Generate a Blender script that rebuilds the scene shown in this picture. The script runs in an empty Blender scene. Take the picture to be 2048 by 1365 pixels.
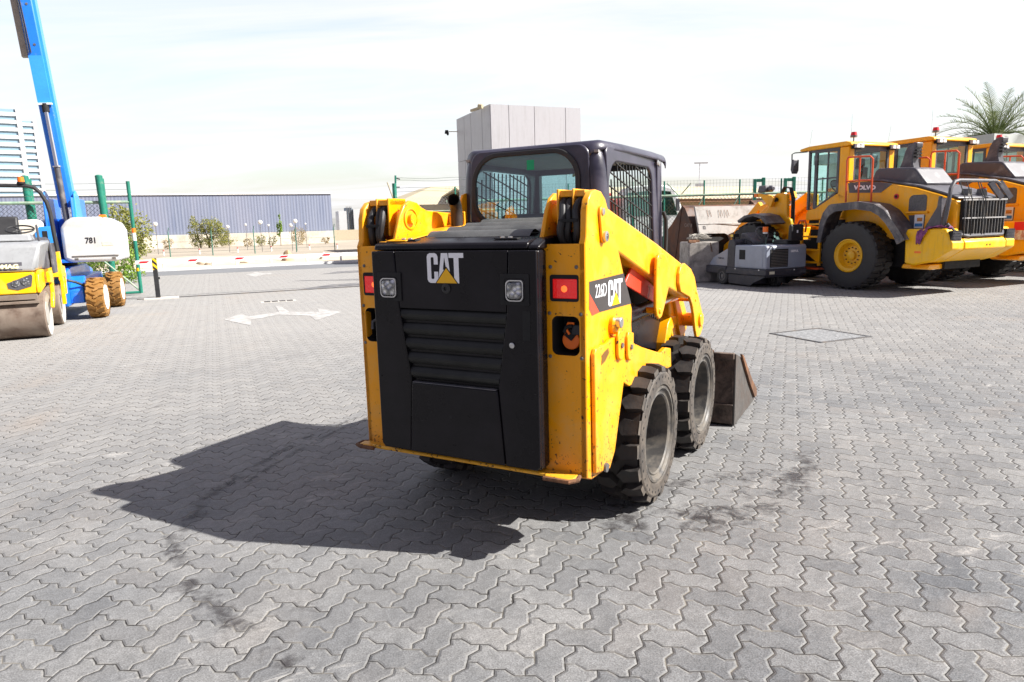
import bpy, bmesh, math, random
from math import sin, cos, pi, radians, atan2, sqrt
from mathutils import Vector, Matrix, Euler
random.seed(7)
SC = bpy.context.scene
COL = SC.collection

# ------------------------------------------------------------------ mesh builder
class MB:
    def __init__(s): s.v = []; s.f = []; s.m = []; s.cur = 0
    def add(s, vs, fs):
        b = len(s.v); s.v += [tuple(v) for v in vs]
        for f in fs: s.f.append([b + i for i in f]); s.m.append(s.cur)
        return s
    def box(s, x0, x1, y0, y1, z0, z1):
        if x0 > x1: x0, x1 = x1, x0
        if y0 > y1: y0, y1 = y1, y0
        if z0 > z1: z0, z1 = z1, z0
        v = [(x, y, z) for z in (z0, z1) for y in (y0, y1) for x in (x0, x1)]
        return s.add(v, [(0,2,3,1),(4,5,7,6),(0,1,5,4),(2,6,7,3),(0,4,6,2),(1,3,7,5)])
    def tbox(s, x0, x1, y0, y1, z0, z1, ix=0.0, iy=0.0):   # box with a narrower top
        v = [(x0,y0,z0),(x1,y0,z0),(x1,y1,z0),(x0,y1,z0),(x0+ix,y0+iy,z1),(x1-ix,y0+iy,z1),(x1-ix,y1-iy,z1),(x0+ix,y1-iy,z1)]
        return s.add(v, [(0,3,2,1),(4,5,6,7),(0,1,5,4),(1,2,6,5),(2,3,7,6),(3,0,4,7)])
    def bar(s, a, b, w, h, up=(0,0,1)):
        a = Vector(a); b = Vector(b); d = (b - a).normalized(); u = Vector(up)
        if abs(d.dot(u)) > .98: u = Vector((0,1,0))
        r = d.cross(u).normalized(); u = r.cross(d)
        v = [p + r*i*w/2 + u*j*h/2 for p in (a, b) for i, j in ((-1,-1),(1,-1),(1,1),(-1,1))]
        return s.add(v, [(0,1,2,3),(7,6,5,4),(0,4,5,1),(1,5,6,2),(2,6,7,3),(3,7,4,0)])
    def prism(s, pts, a0, a1, plane='X', inset=0.0):
        # pts are the two other coordinates in order (y,z) for X, (x,z) for Y, (x,y) for Z
        def mk(p, a):
            if plane == 'X': return (a, p[0], p[1])
            if plane == 'Y': return (p[0], a, p[1])
            return (p[0], p[1], a)
        n = len(pts); ar = sum(pts[i][0]*pts[(i+1)%n][1]-pts[(i+1)%n][0]*pts[i][1] for i in range(n))
        P = list(pts) if ar > 0 else list(pts)[::-1]
        if a0 > a1: a0, a1 = a1, a0
        v = [mk(p, a0) for p in P] + [mk(p, a1) for p in P]
        A = list(range(n)); B = list(range(n, 2*n))
        flip = plane == 'Y'
        fs = []
        fs.append(A if flip else A[::-1]); fs.append(B[::-1] if flip else B)
        for i in range(n):
            j = (i+1) % n
            q = (i, j, n+j, n+i)
            fs.append(q[::-1] if flip else q)
        return s.add(v, fs)
    def cyl(s, a, b, r0, r1=None, n=20, caps=True):
        if r1 is None: r1 = r0
        a = Vector(a); b = Vector(b); d = (b-a).normalized(); u = Vector((0,0,1)) if abs(d.z) < .9 else Vector((1,0,0))
        r = d.cross(u).normalized(); u = r.cross(d)
        v = []
        for p, R in ((a, r0), (b, r1)):
            for i in range(n):
                t = 2*pi*i/n; v.append(p + r*cos(t)*R + u*sin(t)*R)
        fs = [(i, (i+1)%n, n+(i+1)%n, n+i) for i in range(n)]
        fs = [f[::-1] for f in fs]
        if caps: fs += [list(range(n)), list(range(2*n-1, n-1, -1))]
        return s.add(v, fs)
    def tube(s, pts, r, n=8, closed=False, caps=True):
        P = [Vector(p) for p in pts]; m = len(P); v = []; prev = None
        for i, p in enumerate(P):
            if closed: d = (P[(i+1)%m]-P[i-1]).normalized()
            else: d = (P[min(i+1,m-1)]-P[max(i-1,0)]).normalized()
            if prev is None:
                u = Vector((0,0,1)) if abs(d.z) < .9 else Vector((1,0,0)); a = d.cross(u).normalized()
            else: a = (prev - d*prev.dot(d)).normalized()
            prev = a; b = d.cross(a)
            R = r[i] if isinstance(r, (list, tuple)) else r
            for k in range(n):
                t = 2*pi*k/n; v.append(p + a*cos(t)*R + b*sin(t)*R)
        fs = []
        for i in range(m if closed else m-1):
            j = (i+1) % m
            for k in range(n):
                l = (k+1) % n; fs.append((i*n+k, i*n+l, j*n+l, j*n+k))
        if caps and not closed: fs += [list(range(n))[::-1], list(range((m-1)*n, m*n))]
        return s.add(v, fs)
    def lathe(s, prof, c, axis='X', n=32, sgn=1):
        # prof: list of (r, a) ; axis direction a
        c = Vector(c); v = []
        for r, a in prof:
            a *= sgn
            for k in range(n):
                t = 2*pi*k/n
                if axis == 'X': v.append(c + Vector((a, r*cos(t), r*sin(t))))
                elif axis == 'Y': v.append(c + Vector((r*cos(t), a, r*sin(t))))
                else: v.append(c + Vector((r*cos(t), r*sin(t), a)))
        m = len(prof); fs = []
        for i in range(m-1):
            for k in range(n):
                l = (k+1) % n; f = (i*n+k, i*n+l, (i+1)*n+l, (i+1)*n+k)
                fs.append(f if sgn > 0 else f[::-1])
        return s.add(v, fs)
    def sphere(s, c, r, n=12, m=8, sz=1.0):
        c = Vector(c); v = []
        for i in range(m+1):
            p = pi*i/m
            for k in range(n):
                t = 2*pi*k/n; v.append(c + Vector((r*sin(p)*cos(t), r*sin(p)*sin(t), r*sz*cos(p))))
        fs = [(i*n+k, (i+1)*n+k, (i+1)*n+(k+1)%n, i*n+(k+1)%n) for i in range(m) for k in range(n)]
        return s.add(v, fs)
    def quad(s, a, b, c, d): return s.add([a,b,c,d], [(0,1,2,3)])
    def xform(s, M, start=0):
        for i in range(start, len(s.v)): s.v[i] = tuple(M @ Vector(s.v[i]))
        return s
    def ring(s, outer, inner, a0, a1, plane='Y'):
        # plate with a hole: two loops with equal counts
        def mk(p, a):
            if plane == 'X': return (a, p[0], p[1])
            if plane == 'Y': return (p[0], a, p[1])
            return (p[0], p[1], a)
        n = len(outer)
        v = [mk(p, a0) for p in outer]+[mk(p, a0) for p in inner]+[mk(p, a1) for p in outer]+[mk(p, a1) for p in inner]
        fs = []
        for i in range(n):
            j = (i+1) % n
            fs += [(i,j,n+j,n+i), (2*n+i,3*n+i,3*n+j,2*n+j), (i,2*n+i,2*n+j,j), (n+i,n+j,3*n+j,3*n+i)]
        return s.add(v, fs)

def rrect(x0, x1, z0, z1, r, k=6):
    """rounded rectangle loop, 4*(k+1) points"""
    if not isinstance(r, (list, tuple)): r = [r]*4
    out = []
    for (cx, cz, a0, rr) in ((x1, z1, 0, r[0]), (x0, z1, 90, r[1]), (x0, z0, 180, r[2]), (x1, z0, 270, r[3])):
        sx = -1 if cx == x1 else 1; sz = -1 if cz == z1 else 1
        for i in range(k+1):
            t = radians(a0 + 90*i/k)
            out.append((cx + sx*rr + rr*cos(t), cz + sz*rr + rr*sin(t)))
    return out
def rect_loop(x0, x1, z0, z1, k=6):
    """square rectangle loop matching rrect point by point"""
    return rrect(x0, x1, z0, z1, 1e-4, k)

def build(name, mb, mat, parent=None, smooth=30, bevel=0.0, seg=2, recalc=True):
    me = bpy.data.meshes.new(name)
    me.from_pydata([tuple(v) for v in mb.v], [], mb.f)
    mats = mat if isinstance(mat, (list, tuple)) else [mat]
    for m in mats: me.materials.append(m)
    for p, i in zip(me.polygons, mb.m): p.material_index = min(i, len(mats)-1)
    if recalc:
        bm = bmesh.new(); bm.from_mesh(me); bmesh.ops.recalc_face_normals(bm, faces=bm.faces[:]); bm.to_mesh(me); bm.free()
    if smooth:
        me.shade_smooth(); me.set_sharp_from_angle(angle=radians(smooth))
    o = bpy.data.objects.new(name, me); COL.objects.link(o)
    if parent is not None: o.parent = parent
    if bevel:
        b = o.modifiers.new('bevel', 'BEVEL'); b.width = bevel; b.segments = seg; b.limit_method = 'ANGLE'; b.angle_limit = radians(35)
        b.harden_normals = False
    return o
def build_split(name, mb, mat, parent=None, **k):
    n = len(mb.v); par = list(range(n))
    def find(i):
        while par[i] != i: par[i] = par[par[i]]; i = par[i]
        return i
    for f in mb.f:
        r = find(f[0])
        for j in f[1:]: par[find(j)] = r
    groups = {}
    for q, f in enumerate(mb.f): groups.setdefault(find(f[0]), []).append(q)
    outs = []
    for g in groups.values():
        m2 = MB(); idx = {}
        for q in g:
            nf = []
            for i in mb.f[q]:
                if i not in idx: idx[i] = len(m2.v); m2.v.append(mb.v[i])
                nf.append(idx[i])
            m2.f.append(nf); m2.m.append(mb.m[q])
        outs.append(build(name, m2, mat, parent, **k))
    return outs
def tag(o, label=None, cat=None, group=None, kind=None):
    if label: o['label'] = label
    if cat: o['category'] = cat
    if group: o['group'] = group
    if kind: o['kind'] = kind
    return o
def empty(name, loc, rz, label, cat, group=None):
    o = bpy.data.objects.new(name, None); COL.objects.link(o); o.empty_display_size = .2
    o.location = loc; o.rotation_euler = (0, 0, rz); return tag(o, label, cat, group)
def copy_tree(o, parent=None, cache={}):
    c = o.copy(); COL.objects.link(c); c.parent = parent
    for ch in [x for x in list(COL.objects) if x.parent == o]: copy_tree(ch, c)
    return c
def text_mb(txt, size, depth=.003, bold=.0, cx=1.0, align='CENTER'):
    cu = bpy.data.curves.new('t', 'FONT'); cu.body = txt; cu.size = size; cu.extrude = depth/2; cu.offset = bold
    cu.align_x = align; cu.align_y = 'CENTER'; cu.resolution_u = 3
    ob = bpy.data.objects.new('t', cu); COL.objects.link(ob)
    dg = bpy.context.evaluated_depsgraph_get(); dg.update()
    me = bpy.data.meshes.new_from_object(ob.evaluated_get(dg))
    mb = MB(); mb.v = [(v.co.x*cx, v.co.y, v.co.z) for v in me.vertices]; mb.f = [list(p.vertices) for p in me.polygons]; mb.m = [0]*len(mb.f)
    bpy.data.objects.remove(ob); bpy.data.curves.remove(cu); bpy.data.meshes.remove(me)
    return mb
def frameM(origin, right, up):
    r = Vector(right).normalized(); u = Vector(up); u = (u - r*u.dot(r)).normalized(); n = r.cross(u)
    M = Matrix.Identity(4)
    for i in range(3): M[i][0] = r[i]; M[i][1] = u[i]; M[i][2] = n[i]; M[i][3] = origin[i]
    return M

# ------------------------------------------------------------------ node helper
class NT:
    def __init__(s, nt): s.nt = nt; s.n = nt.nodes; s.l = nt.links
    def node(s, t, **k):
        n = s.n.new(t)
        for a, b in k.items(): setattr(n, a, b)
        return n
    def link(s, a, b): s.l.new(a, b)
    def _in(s, sock, v):
        if v is None: return
        if isinstance(v, bpy.types.NodeSocket): s.l.new(v, sock)
        else:
            try: sock.default_value = v
            except Exception: sock.default_value = (v, v, v)
    def math(s, op, a, b=None, c=None, clamp=False):
        n = s.n.new('ShaderNodeMath'); n.operation = op; n.use_clamp = clamp
        s._in(n.inputs[0], a); s._in(n.inputs[1], b)
        if c is not None: s._in(n.inputs[2], c)
        return n.outputs[0]
    def mix(s, f, a, b, bt='MIX'):
        n = s.n.new('ShaderNodeMix'); n.data_type = 'RGBA'; n.blend_type = bt
        s._in(n.inputs[0], f); s._in(n.inputs[6], col4(a)); s._in(n.inputs[7], col4(b)); return n.outputs[2]
    def noise(s, vec, scale, detail=3, rough=.55, dist=0.0):
        n = s.n.new('ShaderNodeTexNoise'); n.inputs['Scale'].default_value = scale; n.inputs['Detail'].default_value = detail
        n.inputs['Roughness'].default_value = rough; n.inputs['Distortion'].default_value = dist
        if vec is not None: s.l.new(vec, n.inputs['Vector'])
        return n.outputs['Fac']
    def ramp(s, f, a, b, lo=0.0, hi=1.0):
        n = s.n.new('ShaderNodeMapRange'); n.clamp = True
        s._in(n.inputs[0], f); n.inputs[1].default_value = a; n.inputs[2].default_value = b; n.inputs[3].default_value = lo; n.inputs[4].default_value = hi
        return n.outputs[0]
    def sep(s, v):
        n = s.n.new('ShaderNodeSeparateXYZ'); s.l.new(v, n.inputs[0]); return n.outputs
    def comb(s, x, y, z=0.0):
        n = s.n.new('ShaderNodeCombineXYZ'); s._in(n.inputs[0], x); s._in(n.inputs[1], y); s._in(n.inputs[2], z); return n.outputs[0]
    def mapping(s, v, scale=(1,1,1), rot=(0,0,0), loc=(0,0,0)):
        n = s.n.new('ShaderNodeMapping'); s.l.new(v, n.inputs[0]); n.inputs['Scale'].default_value = scale; n.inputs['Rotation'].default_value = rot; n.inputs['Location'].default_value = loc
        return n.outputs[0]
    def bump(s, h, strength=.3, dist=.01, normal=None):
        n = s.n.new('ShaderNodeBump'); n.inputs['Strength'].default_value = strength; n.inputs['Distance'].default_value = dist
        s.l.new(h, n.inputs['Height'])
        if normal is not None: s.l.new(normal, n.inputs['Normal'])
        return n.outputs[0]
def col4(c):
    if isinstance(c, (tuple, list)) and len(c) == 3: return (*c, 1.0)
    return c
def newmat(name):
    m = bpy.data.materials.new(name); m.use_nodes = True; nt = m.node_tree
    b = nt.nodes['Principled BSDF']; return m, NT(nt), b
def mat(name, color, rough=.5, metal=0.0, coat=0.0, var=.12, vscale=6.0, dirt=None, dirt_amt=.35, dirt_scale=5.0, bump=0.0, bscale=60.0, spec=None, emit=0.0, alpha=None):
    m, N, b = newmat(name)
    tc = N.node('ShaderNodeTexCoord').outputs['Object']
    c = col4(color)
    if var:
        f = N.noise(tc, vscale, 4, .6)
        hi = tuple(min(1, x*(1+var)) for x in c[:3]); lo = tuple(x*(1-var) for x in c[:3])
        c = N.mix(N.ramp(f, .3, .7), lo, hi)
    rs = None
    if dirt:
        f = N.noise(tc, dirt_scale, 6, .7, .4)
        mask = N.ramp(f, .62-dirt_amt*.4, .72-dirt_amt*.2)
        mask = N.math('MULTIPLY', mask, min(1, .35+dirt_amt))
        c = N.mix(mask, c, dirt)
        rs = N.ramp(mask, 0, 1, rough, min(1, rough+.35))
    N._in(b.inputs['Base Color'], c)
    if rs is not None: N.link(rs, b.inputs['Roughness'])
    else:
        N.link(N.ramp(N.noise(tc, vscale*2.3, 3), .3, .7, max(0, rough-.06), min(1, rough+.06)), b.inputs['Roughness'])
    b.inputs['Metallic'].default_value = metal
    b.inputs['Coat Weight'].default_value = coat; b.inputs['Coat Roughness'].default_value = .08
    if spec is not None: b.inputs['Specular IOR Level'].default_value = spec
    if bump: N.link(N.bump(N.noise(tc, bscale, 4), bump, .004), b.inputs['Normal'])
    if emit: b.inputs['Emission Color'].default_value = col4(color); b.inputs['Emission Strength'].default_value = emit
    return m
def glass(name, tint=(.75,.9,.88), rough=.02, refl=1.0):
    m, N, b = newmat(name); out = [n for n in N.n if n.type == 'OUTPUT_MATERIAL'][0]
    t = N.node('ShaderNodeBsdfTransparent'); t.inputs[0].default_value = col4(tint)
    g = N.node('ShaderNodeBsdfGlossy'); g.inputs['Roughness'].default_value = rough; g.inputs[0].default_value = (1,1,1,1)
    fr = N.node('ShaderNodeFresnel'); fr.inputs[0].default_value = 1.5
    ms = N.node('ShaderNodeMixShader'); gm = N.node('ShaderNodeNewGeometry'); N.link(N.math('MULTIPLY', N.math('MULTIPLY', fr.outputs[0], refl, clamp=True), N.math('SUBTRACT', 1.0, gm.outputs['Backfacing'])), ms.inputs[0]); N.link(t.outputs[0], ms.inputs[1]); N.link(g.outputs[0], ms.inputs[2])
    N.link(ms.outputs[0], out.inputs[0]); return m

# ------------------------------------------------------------------ paint with chips (yellow bodywork)
def paint(name, color, rough=.32, chips=.5, rust=(.10,.045,.02), edge_z=None, var=.05):
    m, N, b = newmat(name)
    tc = N.node('ShaderNodeTexCoord').outputs['Object']
    c = N.mix(N.ramp(N.noise(tc, 2.2, 3), .3, .7), tuple(x*(1-var) for x in color), tuple(min(1, x*(1+var)) for x in color))
    # greasy streaks running down
    st = N.noise(N.mapping(tc, (9, 9, .8)), 2.0, 5, .65)
    c = N.mix(N.math('MULTIPLY', N.ramp(st, .54, .76), .30), c, (.30,.16,.04))
    c = N.mix(N.math('MULTIPLY', N.ramp(N.noise(tc, 4.5, 6, .7, .8), .48, .68), .24), c, (.56,.42,.20))
    scr_ = N.noise(N.mapping(tc, (1, 6, 2), (.7, .3, .4)), 13, 7, .8, 1.5)
    c = N.mix(N.math('MULTIPLY', N.ramp(scr_, .675, .705), .6), c, (.62,.50,.28))
    # small chips
    f = N.noise(tc, 38, 3, .6, .3); g = N.noise(tc, 5.5, 2)
    mask = N.math('MULTIPLY', N.ramp(f, .70-.06*chips, .715-.06*chips), N.ramp(g, .50-.06*chips, .60-.06*chips))
    if edge_z is not None:
        z = N.sep(tc)[2]
        low = N.ramp(z, edge_z, edge_z+.55, 1.0, 0.0)
        f2 = N.noise(tc, 55, 4, .65, .2)
        thr = N.math('SUBTRACT', .74, N.math('MULTIPLY', low, .15))
        m2 = N.math('GREATER_THAN', f2, thr)
        mask = N.math('MAXIMUM', mask, m2)
        c = N.mix(N.math('MULTIPLY', N.ramp(z, edge_z, edge_z+.25, 1, 0), N.math('MULTIPLY', N.noise(tc, 7, 4), .55)), c, (.28,.15,.06))
    c = N.mix(mask, c, rust)
    N.link(c, b.inputs['Base Color'])
    N.link(N.ramp(N.math('ADD', N.math('MULTIPLY', N.noise(tc, 11, 4), .5), mask), 0, 1.2, rough-.07, rough+.45), b.inputs['Roughness'])
    b.inputs['Coat Weight'].default_value = .12; b.inputs['Coat Roughness'].default_value = .12; b.inputs['Specular IOR Level'].default_value = .35
    N.link(N.bump(N.math('ADD', N.math('MULTIPLY', N.noise(tc, 3.5, 2), .6), N.math('MULTIPLY', mask, -.25)), .25, .006), b.inputs['Normal'])
    return m

YEL = paint('yellow_paint', (.88,.355,.0), .3, 1.0, edge_z=.38)
YELP = paint('yellow_paint_plain', (.88,.365,.0), .32, .7)
YELW = paint('loader_yellow', (.98,.42,.0), .3, .15, var=.04)
YELB = paint('bright_yellow', (.93,.50,.0), .3, .1, var=.03)
RUSTY = mat('rusted_steel', (.20,.09,.04), .75, .2, var=.3, vscale=14, dirt=(.10,.055,.035), dirt_amt=.6, dirt_scale=9, bump=.4)
def black_paint():
    m, N, b = newmat('black_gloss_paint')
    tc = N.node('ShaderNodeTexCoord').outputs['Object']
    sc = N.noise(N.mapping(tc, (1, 1, 7), (.3,.5,.2)), 9, 6, .75, 1.2)
    dust = N.noise(tc, 3.2, 5, .6)
    c = N.mix(N.math('MULTIPLY', N.ramp(dust, .42, .75), .5), (.0075,.0068,.0090), (.026,.023,.028))
    c = N.mix(N.math('MULTIPLY', N.ramp(sc, .69, .74), .45), c, (.22,.20,.22))
    N.link(c, b.inputs['Base Color'])
    N.link(N.ramp(dust, .3, .7, .2, .42), b.inputs['Roughness'])
    b.inputs['Specular IOR Level'].default_value = .22; b.inputs['Coat Weight'].default_value = .0
    N.link(N.bump(N.noise(tc, 45, 3), .05, .003), b.inputs['Normal'])
    return m
BLK = black_paint()
def cab_paint():
    m, N, b = newmat('cab_black_paint')
    tc = N.node('ShaderNodeTexCoord').outputs['Object']
    sc = N.noise(N.mapping(tc, (4, 1, 3), (.3,.9,.2)), 7, 7, .8, 1.6)
    dust = N.noise(tc, 4, 6, .65)
    c = N.mix(N.ramp(dust, .35, .7), (.014,.013,.028), (.060,.055,.088))
    c = N.mix(N.math('MULTIPLY', N.ramp(sc, .66, .72), .5), c, (.28,.27,.30))
    N.link(c, b.inputs['Base Color'])
    N.link(N.ramp(dust, .3, .7, .28, .5), b.inputs['Roughness'])
    b.inputs['Coat Weight'].default_value = .3; b.inputs['Coat Roughness'].default_value = .2
    N.link(N.bump(N.noise(tc, 60, 3), .06, .003), b.inputs['Normal'])
    return m
CABP = cab_paint()
DARK = mat('dark_matte', (.008,.008,.009), .8, var=.3)
HOSE = mat('hose_rubber', (.018,.018,.020), .55, var=.3, bump=.2, bscale=200)
PLAST = mat('grey_plastic', (.075,.075,.088), .5, var=.15, dirt=(.22,.20,.19), dirt_amt=.25)
STEEL = mat('bright_steel', (.55,.55,.56), .3, .9, var=.1)
CHROME = mat('chrome_rod', (.75,.75,.76), .15, 1.0, var=.05)
GREYST = mat('grey_steel', (.16,.16,.165), .5, .6, var=.2, dirt=(.22,.18,.14), dirt_amt=.4)
RED = mat('red_paint', (.72,.05,.02), .4, var=.08)
WHT = mat('white_paint', (.78,.78,.76), .4, var=.05, dirt=(.45,.42,.38), dirt_amt=.15)
WHTL = mat('white_lettering', (.82,.82,.85), .45, var=.02)
BLKL = mat('black_lettering', (.015,.015,.02), .5, var=.05)
YELL = mat('yellow_triangle', (.85,.45,.0), .4, var=.02)
def rubber(name, base=(.030,.027,.026), dust=(.12,.085,.065), amt=.45):
    m, N, b = newmat(name)
    tc = N.node('ShaderNodeTexCoord').outputs['Object']
    f = N.noise(tc, 9, 6, .7); g = N.noise(tc, 60, 4, .7)
    k = N.math('MULTIPLY', N.ramp(f, .38, .68), amt)
    c = N.mix(k, base, dust); c = N.mix(N.math('MULTIPLY', N.ramp(g, .5, .75), .35), c, tuple(x*2.2 for x in base))
    N.link(c, b.inputs['Base Color']); N.link(N.ramp(f, .3, .7, .45, .85), b.inputs['Roughness'])
    N.link(N.bump(N.math('ADD', g, N.math('MULTIPLY', f, 1.5)), .35, .004), b.inputs['Normal'])
    return m
TYRE = rubber('tyre_rubber', (.012,.011,.011), (.070,.052,.042), .40)
TYREW = rubber('tyre_sidewall', (.050,.044,.040), (.16,.13,.10), .6)
TYREB = rubber('tyre_rubber_black', (.020,.020,.022), (.07,.06,.052), .35)
TYREBR = rubber('tyre_rubber_brown', (.22,.105,.022), (.33,.17,.04), .6)
RIM = mat('rim_dusty_grey', (.075,.072,.07), .45, .3, var=.25, dirt=(.165,.145,.12), dirt_amt=.5, dirt_scale=12)
GLS = glass('cab_glass', (.64,.86,.885), .02, 3.0)
GLSW = glass('loader_glass', (.84,.965,.95), .02, 1.0)
def lens_mat():
    m, N, b = newmat('clear_lens'); tc = N.node('ShaderNodeTexCoord').outputs['Object']
    w = N.node('ShaderNodeTexVoronoi'); w.inputs['Scale'].default_value = 42; N.link(tc, w.inputs[0])
    N.link(N.mix(N.ramp(w.outputs['Distance'], .1, .6), (.75,.76,.78), (.16,.165,.17)), b.inputs['Base Color'])
    b.inputs['Metallic'].default_value = .75; b.inputs['Roughness'].default_value = .12; b.inputs['Coat Weight'].default_value = .6
    N.link(N.bump(w.outputs['Distance'], .7, .01), b.inputs['Normal']); return m
LENS = lens_mat()
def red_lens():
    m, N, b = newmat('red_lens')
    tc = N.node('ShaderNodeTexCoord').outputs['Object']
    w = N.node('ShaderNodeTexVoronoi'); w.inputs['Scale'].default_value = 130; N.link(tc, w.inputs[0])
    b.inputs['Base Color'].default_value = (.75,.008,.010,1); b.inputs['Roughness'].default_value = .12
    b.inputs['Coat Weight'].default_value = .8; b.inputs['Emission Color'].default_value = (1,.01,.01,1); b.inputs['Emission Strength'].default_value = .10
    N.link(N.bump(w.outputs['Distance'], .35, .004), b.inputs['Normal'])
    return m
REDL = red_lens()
ORANGE = mat('orange_plastic', (.95,.18,.01), .4, var=.05)
BEIGE = mat('beige_roof', (.44,.38,.26), .8, var=.06, vscale=1)
GREEN = mat('green_fence_paint', (.012,.17,.115), .45, var=.15, dirt=(.35,.33,.25), dirt_amt=.12)
GREENL = mat('green_pipe_faded', (.22,.33,.24), .6, var=.25, dirt=(.45,.42,.32), dirt_amt=.4)
WIRE = mat('galvanised_wire', (.12,.15,.13), .6, .3, var=.1)
BLUE = mat('blue_paint', (.012,.17,.68), .35, coat=.3, var=.08, dirt=(.25,.30,.40), dirt_amt=.12)
BLUEL = mat('light_blue_paint', (.035,.28,.80), .35, coat=.3, var=.08)
SILV = mat('silver_hood', (.33,.34,.35), .38, .2, coat=.3, var=.1, dirt=(.18,.18,.18), dirt_amt=.2)
# ------------------------------------------------------------------ site frame (yard grid) and camera
HC = 1.539; FPX = 1381.16
def rotv(deg):  # heading in degrees clockwise from +Y -> right, forward
    a = radians(deg); return Vector((cos(a), -sin(a), 0)), Vector((sin(a), cos(a), 0))
SX, SY = rotv(-23)
def S(x, y, z=0.0): return SX*x + SY*y + Vector((0, 0, z))
SITE_RZ = radians(23)
pa, ra = radians(9.5256), radians(1.5447)
Fv = Vector((0, cos(pa), -sin(pa))); R0 = Vector((1, 0, 0)); U0 = R0.cross(Fv)
Rv = R0*cos(ra) - U0*sin(ra); Uv = R0*sin(ra) + U0*cos(ra)
cam = bpy.data.cameras.new('camera'); camo = bpy.data.objects.new('camera', cam); COL.objects.link(camo)
M = Matrix.Identity(4)
for i in range(3): M[i][0] = Rv[i]; M[i][1] = Uv[i]; M[i][2] = -Fv[i]
M[2][3] = HC
camo.matrix_world = M
cam.sensor_width = 36; cam.sensor_fit = 'HORIZONTAL'; cam.lens = FPX/2048*36; cam.clip_end = 3000; cam.clip_start = .05
SC.camera = camo

# ------------------------------------------------------------------ light
MR, MF = rotv(28.9459)      # skid steer frame
sund = (MR*1.075 + MF*.345 + Vector((0, 0, 1))).normalized()
elev = math.asin(sund.z); az = atan2(sund.x, sund.y)
sun = bpy.data.lights.new('sun', 'SUN'); sun.energy = 4.4; sun.angle = radians(.53); sun.color = (1.0, .96, .90)
suno = bpy.data.objects.new('sun', sun); COL.objects.link(suno)
suno.rotation_euler = sund.to_track_quat('Z', 'Y').to_euler(); suno.location = (20, -10, 30)
w = bpy.data.worlds.new('World'); SC.world = w; w.use_nodes = True
N = NT(w.node_tree); bg = N.n['Background']
sky = N.node('ShaderNodeTexSky'); sky.sky_type = 'NISHITA'; sky.sun_disc = False; sky.sun_elevation = elev; sky.sun_rotation = az
sky.air_density = 1.3; sky.dust_density = 2.5; sky.ozone_density = 1.0
tc = N.node('ShaderNodeTexCoord').outputs['Generated']
sp = N.sep(tc)
# thin veil of high cloud, streaked
zz = N.math('ADD', N.math('MAXIMUM', sp[2], 0.0), .12)
uv = N.comb(N.math('DIVIDE', sp[0], zz), N.math('DIVIDE', sp[1], zz))
cl = N.noise(N.mapping(uv, (.9, 2.4, 1), (0, 0, .5)), .55, 6, .6, .5)
veil = N.ramp(cl, .36, .62, .45, 1.0)
c = N.mix(veil, sky.outputs[0], (4.25, 4.22, 4.32))
# sky dimmed overhead and behind the camera, out of view, to deepen shade
fw = N.math('ADD', N.math('MULTIPLY', sp[0], .25), sp[1])   # made-up falloff: bright veil kept ahead, darker bluish sky put in behind
sky_dim = N.math('MAXIMUM', N.ramp(sp[2], .35, .75), N.ramp(fw, .25, -.45))
c2 = N.mix(N.math('MULTIPLY', sky_dim, .84), c, (.92, .87, 1.30))
N.link(c2, bg.inputs[0]); bg.inputs[1].default_value = .10
SC.view_settings.view_transform = 'Standard'; SC.view_settings.look = 'None'; SC.view_settings.exposure = 1.33; SC.view_settings.gamma = 1

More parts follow.
